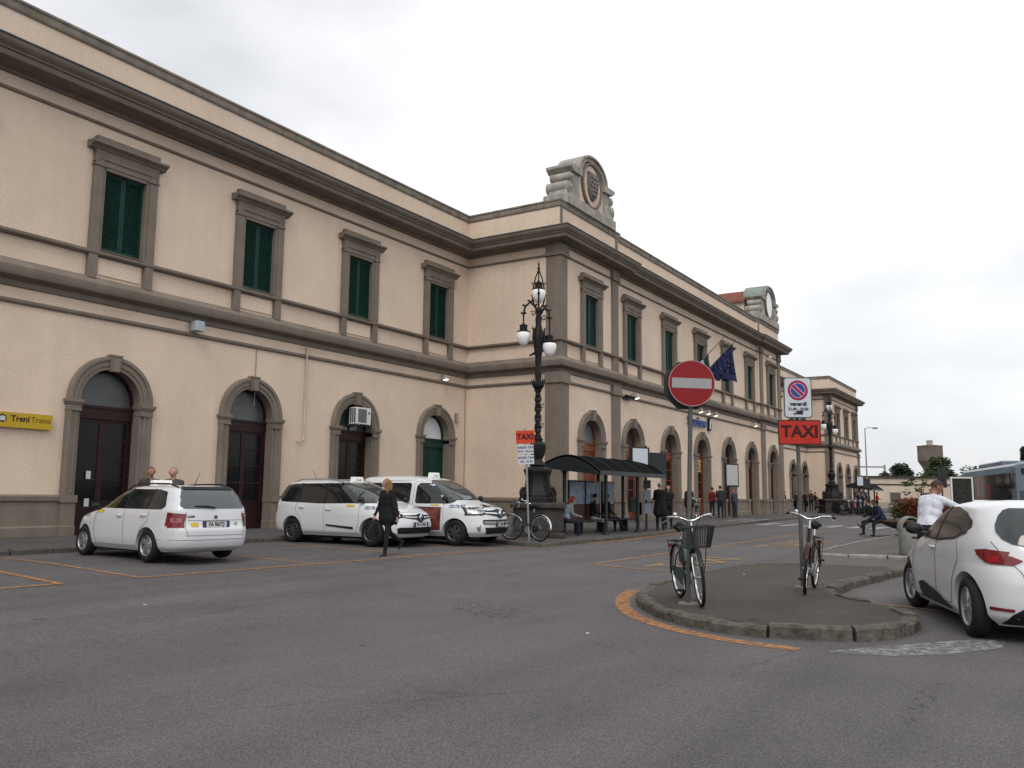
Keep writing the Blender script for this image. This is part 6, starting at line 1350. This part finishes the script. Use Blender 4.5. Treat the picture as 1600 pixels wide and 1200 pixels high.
# scooters
def scooter(loc, rz, label, c):
    T = thing('scooter', label, 'scooter', loc, rz, 'scooters parked by the far lamp post'); bm_ = mat('scooter_%d' % int(c[0]*999), c, .35, coat=.4)
    for x in (0, 1.25):
        m = MB(); N = 20; m.tube([(.19*math.cos(2*PI*k/N),0,.19*math.sin(2*PI*k/N)) for k in range(N)], .055, 8, True); w = m.build('wheel', rubber, T, 60, (x,0,.245)); MB().cyl((0,-.05,0),(0,.05,0),.13,.13,14).build('rim', alloyd, w)
    m = MB(); m.prism([(-.38,.55),(-.3,.36),(.15,.28),(.45,.26),(.92,.24),(1.0,.3),(.5,.34),(.42,.66),(.2,.74),(-.3,.74)], -.15, .15); m.build('rear_body', bm_, T); m = MB(); m.prism([(.95,.3),(1.05,.3),(1.12,.95),(1.02,1.0)], -.2, .2); m.build('leg_shield', bm_, T)
    m = MB(); m.tube([(-.34,0,.78),(.0,0,.80),(.42,0,.76)], [.08,.14,.10], 10); m.build('seat', rubber, T, 60); m = MB(); m.tube([(1.25,0,.25),(1.12,0,.7),(1.05,0,1.05)], .03, 8); m.tube([(1.0,.34,1.08),(1.06,0,1.05),(1.0,-.34,1.08)], .018, 8); m.build('handlebar', steel, T)
    m = MB(); m.sphere((1.16,0,.96), (.07,.09,.08), 10, 7); m.build('headlight', lensm, T, 60); m = MB()
    for s in (1,-1): m.tube([(1.03,s*.25,1.07),(1.03,s*.32,1.25)], .008, 5); m.sphere((1.03,s*.32,1.29), (.02,.06,.045), 8, 6)
    m.build('mirror', cartrim, T)
for i, (x, y, c, lb) in enumerate(((38.6,-7.75,(.02,.02,.025),'leftmost of the dark scooters by the far lamp post'),(39.9,-7.95,(.12,.02,.02),'red scooter between two dark ones by the far lamp post'),(41.2,-8.1,(.03,.03,.04),'rightmost of the dark scooters by the far lamp post'))): scooter((x, y, PV(y)), R(-120), lb, c)
# ------------------------------------------------------------------ bus
def bus():
    T = thing('bus', 'long bus with pale blue roof edge and dark windows at the right edge', 'bus', (18.1,-20.35,0), math.atan2(-2.81,-10.76)); L, Wd, Hh = 12.0, 2.5, 3.08
    bw = mat('bus_white', (.11,.15,.19), .35, .05, 2, coat=.3); bb = mat('bus_blue', (.13,.27,.38), .35, coat=.3); gl = mat('bus_glass', (.018,.022,.024), .06, spec=.6)
    # local +x forward, y left; near side is the right side (-y) seen by the camera
    m = MB(); sec = [(-1.22,.30),(-1.25,.5),(-1.25,2.72),(-1.20,2.92),(-1.05,3.04),(-.7,3.10),(.7,3.10),(1.05,3.04),(1.20,2.92),(1.25,2.72),(1.25,.5),(1.22,.30)]
    vs = []; st = [(-6,.94),(-5.9,.98),(-5.7,1),(5.6,1),(5.85,.98),(6.0,.93)]
    for x, k in st: vs += [(x, y*k, .3+(z-.3)*(k*.3+.7)) for y, z in sec]
    n = len(sec); m.add(vs, [(i*n+j, i*n+(j+1)%n, (i+1)*n+(j+1)%n, (i+1)*n+j) for i in range(len(st)-1) for j in range(n)]+[tuple(range(n)), tuple(range(6*n-1, 5*n-1, -1))]); m.build('body', bw, T, 35)
    for s in (1,-1):
        for k in range(7):
            x0 = -5.6+k*1.6; m = MB(); m.box(x0, x0+1.52, min(s*1.252,s*1.262), max(s*1.252,s*1.262), 1.15, 2.62); m.build('side_window', gl, T)
        m = MB(); m.box(-5.75, 5.7, min(s*1.251,s*1.268), max(s*1.251,s*1.268), 2.63, 2.84); m.build('cant_rail', bb, T)
        m = MB(); m.box(-5.75, 5.7, min(s*1.251,s*1.257), max(s*1.251,s*1.257), .5, 1.1); m.build('side_skirt', bb, T)
        for x in (3.4,-2.9):
            m = MB(); N = 24; m.cyl((x,s*1.0,.48),(x,s*1.27,.48),.48,.48,24); w = m.build('wheel', rubber, T, 40); MB().cyl((x,s*1.271,.48),(x,s*1.29,.48),.27,.24,18).build('rim', alloyd, w)
    m = MB(); m.add([(6.02,-1.08,1.0),(6.02,1.08,1.0),(5.985,1.05,2.5),(5.985,-1.05,2.5)], [(0,1,2,3)]); m.build('windscreen', gl, T); m = MB(); m.box(5.98,6.02,-.95,.95,2.56,2.82); ds = m.build('destination_display', cartrim, T)
    m = MB(); m.box(6.021,6.024,-.6,.0,2.62,2.76); m.build('display_digits', mat('display_orange', (.5,.12,.02), .5, emit=(1,.25,.03,.6)), ds)
    for s in (1,-1): m = MB(); m.cyl((6.0,s*.85,.72),(6.04,s*.85,.72),.12,.12,16); m.build('headlight', lensm, T); m = MB(); m.tube([(5.9,s*1.2,2.6),(6.3,s*1.35,2.55),(6.35,s*1.38,2.3)], .025, 6); m.sphere((6.35,s*1.38,2.12), (.05,.1,.2), 8, 6); m.build('mirror', cartrim, T)
    m = MB(); m.bbox(-3.5,1.5,-.8,.8,3.08,3.32,.06); m.build('roof_unit', bw, T)
    for k in range(3): m = MB(); m.bbox(2.2+k*1.1,2.7+k*1.1,-.25,.25,3.08,3.22,.04); m.build('roof_hatch', bw, T)
    m = MB(); m.box(.6,1.4,-1.275,-1.268,1.5,2.2); m.build('side_poster', mat('bus_poster', (.20,.05,.05), .5, .5, 5), T)
bus()
t = thing('framed_board', 'white-framed notice board standing on two legs before the bus', 'board', (2.3,-19.45,.085), math.atan2(-.62,.39)); fm = mat('frame_white', (.62,.62,.60), .5)
for s in (-1,1): MB().box(s*.36-.025,s*.36+.025,-.03,.03,0,2.14).build('leg', fm, t)
MB().box(-.36,.36,-.025,.025,2.09,2.135).build('frame_rail', fm, t); MB().box(-.36,.36,-.025,.025,.80,.84).build('frame_rail', fm, t); MB().box(-.335,.335,-.01,.01,.84,2.09).build('poster', mat('board_poster', (.03,.034,.026), .5, col2=(.012,.013,.012), scale=7, spec=.2), t)
t = thing('banner_sign', 'narrow dark banner on a pole left of the framed board', 'sign', (18.7,-17.15,0), VA); MB().cyl((0,0,0),(0,0,3.2),.04,.04,8).build('pole', sh_m, t); MB().box(-.22,.24,-.03,.03,2.05,3.05).build('banner', mat('banner_dark', (.03,.03,.035), .6), t)
# ------------------------------------------------------------------ background
T = thing('low_building', 'long low cream building with dark roof edge closing the far end of the square', 'building', (91,0,0), math.atan2(-8.6,5.4)); cream2 = mat('cream_wall_far', (.55,.47,.38), .9, .06, .6, streak=.06)
MB().box(-8,26,0,7,0,4.2).build('wall', cream2, T); MB().box(-8.2,26.2,-.25,7.2,4.2,4.45).build('roof_edge', mat('dark_edge', (.05,.045,.04), .8), T); MB().box(-8.05,26.1,-.07,.0,3.25,3.42).build('string_course', MT['dark_edge'], T)
for k in range(7): m = MB(); m.box(-5+k*4.4,-3.6+k*4.4,-.02,.1,.1,2.2); o = m.build('door', mat('far_door', (.10,.09,.08), .7), T); MB().box(-5.1+k*4.4,-3.5+k*4.4,-.05,.0,2.2,2.3).build('lintel', trim, o)
MB().box(-8,26,-.10,-.02,0,1.0).build('plinth', mat('far_plinth', (.33,.29,.24), .9), T)
t = thing('water_tower', 'grey concrete water tower with a small lantern on top, behind the trees', 'tower', (222.3,6.3,0)); con = mat('tower_concrete', (.15,.125,.11), .9, .25, .35, streak=.2)
MB().lathe([(3.05,11.3),(3.1,11.5),(3.1,15.2),(3.2,15.35),(3.1,15.5),(.9,15.75)], 32).build('tank', con, t, 30); MB().lathe([(1.6,0),(1.6,8.9),(2.1,9.8),(3.0,11.3)], 24).build('shaft', con, t, 30); MB().lathe([(.75,15.7),(.75,16.7),(.85,16.75),(.85,16.9),(.05,17.1)], 16).build('lantern', mat('lantern_pale', (.36,.33,.28), .9), t, 30)
t = thing('far_roof', 'dark flat-roofed shed below the water tower', 'building', (180,4,0)); MB().box(-4,4,-4.5,4.0,0,5.5).build('wall', mat('shed_wall', (.14,.12,.11), .9), t); MB().box(-4.8,4.8,-5.6,5.4,5.5,6.0).build('roof', MT['dark_edge'], t)
def tree(loc, h, cr, label, green, trunk_h, n=2600, leaf=.3, shape='round', seed=1, name='tree'):
    rg = random.Random(seed); T = thing(name, label, 'tree', loc); bark = mat('bark', (.06,.045,.035), .9, .3, 6)
    m = MB(); m.tube([(0,0,0),(.03*h*.1,0,trunk_h*.5),(0,.02*h,trunk_h),(.02*h,0,h*.75)], [h*.03,h*.024,h*.02,h*.006], 8)
    for k in range(6):
        a = k*1.05+rg.random(); z = trunk_h*(.8+.08*k); m.tube([(0,0,z),(cr*.35*math.cos(a),cr*.35*math.sin(a),z+h*.12),(cr*.7*math.cos(a),cr*.7*math.sin(a),z+h*.2)], [h*.012,h*.008,h*.003], 6)
    m.build('trunk', bark, T, 60)
    cl = []
    for k in range(26 if shape != 'cone' else 70):
        if shape == 'cone': f = k/69; a = rg.random()*6.28; rr = cr*(1-f)*rg.uniform(.2,.8); cl.append((Vector((rr*math.cos(a)*.6, rr*math.sin(a)*.6, trunk_h+(h-trunk_h)*f*rg.uniform(.85,1))), max(.2, cr*.75*(1-f*.8))))
        elif shape == 'open': a = rg.random()*6.28; rr = cr*rg.random()**.5; cl.append((Vector((rr*math.cos(a), rr*math.sin(a), rg.uniform(trunk_h*.8, h*.95))), cr*.22))
        else: a = rg.random()*6.28; f = rg.random(); rr = cr*.75*math.sin(PI*(.15+.75*f))*rg.uniform(.4,1); cl.append((Vector((rr*math.cos(a), rr*math.sin(a), trunk_h*.85+(h-trunk_h*.85)*(.08+.80*f))), cr*rg.uniform(.28,.42)))
    mA, mB_ = MB(), MB()
    for i in range(n):
        c, r_ = rg.choice(cl); v = Vector((rg.gauss(0,1), rg.gauss(0,1), rg.gauss(0,1))).normalized()*r_*rg.uniform(.55,1.05); p = c+v; q = Matrix.Rotation(rg.uniform(0,6.28),3,'Z') @ Matrix.Rotation(rg.uniform(-1.3,1.3),3,'X'); s = leaf*rg.uniform(.6,1.4)
        (mA if rg.random() < .6 else mB_).add([p+q @ Vector(w)*s for w in ((-.5,0,0),(-.05,-.3,.08),(.55,0,0),(-.05,.3,.08))], [(0,1,2,3)])
    mA.build('crown', mat('leaf_'+green, {'dark':(.035,.05,.03),'mid':(.05,.07,.036),'olive':(.045,.05,.022)}[green], .75, .35, .8, spec=.2), T); mB_.build('crown', mat('leaf2_'+green, {'dark':(.05,.07,.038),'mid':(.07,.095,.045),'olive':(.07,.072,.03)}[green], .75, .35, .8, spec=.2), T)
tree((121,-.6,0), 7.1, 2.3, 'dark rounded tree behind the low cream building', 'dark', 2.6, 2600, .5, seed=2)
tree((117,-.2+1.2,0), 5.6, 2.0, 'low dark bush left of the rounded dark tree', 'dark', 1.2, 1500, .45, seed=8)
tree((126,-5.0,0), 6.0, 1.9, 'small dark tree right of the rounded dark tree', 'dark', 1.6, 1300, .45, seed=9)
tree((134.9,-4.9,0), 8.5, 3.1, 'wide mid-green tree in front of the water tower', 'mid', 3.0, 4200, .5, seed=3)
tree((138,-9.6,0), 7.2, 2.8, 'lower green tree right of the wide tree, beside the bus', 'mid', 2.2, 2600, .5, seed=4)
tree((12.3,-16.95,0), 2.75, .72, 'slender young tree with sparse leaves behind the planter', 'olive', 1.2, 520, .13, 'open', 5)
tree((72.7,-19.3,0), 7.2, .6, 'dark pointed conifer above the bus roof at the right edge', 'dark', 1.0, 3200, .3, 'cone', 6)
tree((74.5,-20.9,0), 7.4, 1.6, 'dense dark tree at the right edge behind the bus', 'dark', 2.0, 2000, .4, 'round', 7)
tree((95,-21.5,0), 5.6, 2.5, 'green tree seen between bus and framed board', 'mid', 1.6, 2200, .45, 'round', 12)
def far_lamp(x, y, h, arm, label):
    t = thing('street_lamp', label, 'street lamp', (x, y, 0)); MB().tube([(0,0,0),(0,0,h*.6),(0,0,h)], [.09,.07,.05], 10).build('post', steel, t, 60); m = MB(); m.tube([(0,0,h),(arm[0]*.5,arm[1]*.5,h+.08),(arm[0],arm[1],h+.05)], .04, 8); m.build('arm', steel, t); m = MB(); m.sphere((arm[0]*1.2,arm[1]*1.2,h+.03), (.32,.32,.1), 12, 7); m.build('lantern', greym, t, 60)
far_lamp(69.3,-4.6,9.1,(.5,-.8), 'tall grey street lamp right of the far pavilion'); far_lamp(78,-20.2,9.2,(.1,-.1), 'thin lamp mast above the bus roof')
t = thing('rail_gantry', 'thin steel railway gantry and masts beyond the far pavilion', 'gantry', (128,3,0), VA)
for x, h in ((-4.5,8.3),(.2,7.2)): MB().box(x-.12,x+.12,-.12,.12,0,h).build('mast', greym, t)
MB().box(-9,.3,-.08,.08,6.7,6.95).build('beam', greym, t); MB().box(-4.9,-4.1,-.3,.3,5.2,8.6).build('chimney', mat('stack_grey', (.24,.22,.21), .9), t); MB().box(-10,1.5,.5,4,0,5.3).build('shed', MT['shed_wall'], t)
t = thing('roof_aerial', 'thin television aerial on the roof beyond the middle block', 'aerial', (47,4,13.2)); MB().cyl((0,0,0),(0,0,3.6),.03,.03,6).build('mast', steel, t); MB().box(-.5,.5,-.02,.02,3.2,3.25).build('crossbar', steel, t)
# a few dropped papers on the asphalt
rg = random.Random(21)
for x, y, z, lb in ((-19.9,-18.1,.126,'pale paper scrap on the island near the two bicycles'),(-16.4,-17.6,.126,'pale paper scrap near the far edge of the island'),(-23.1,-18.0,.004,'tiny pale scrap on the road left of the orange kerb line'),(-24.6,-12.6,.004,'tiny pale scrap on the road below the estate taxi')):
    m = MB(); s = rg.uniform(.02,.035); m.add([(-s,-s*.7,0),(s,-s*.5,.004),(s*.8,s*.8,.012),(-s*.9,s*.6,.004)], [(0,1,2,3)]); tag(m.build('litter_scrap', mat('scrap_pale', (.35,.33,.3), .8), None, None, (x, y, gz(y)+z)), lb, 'litter', 'scraps of litter on the ground')
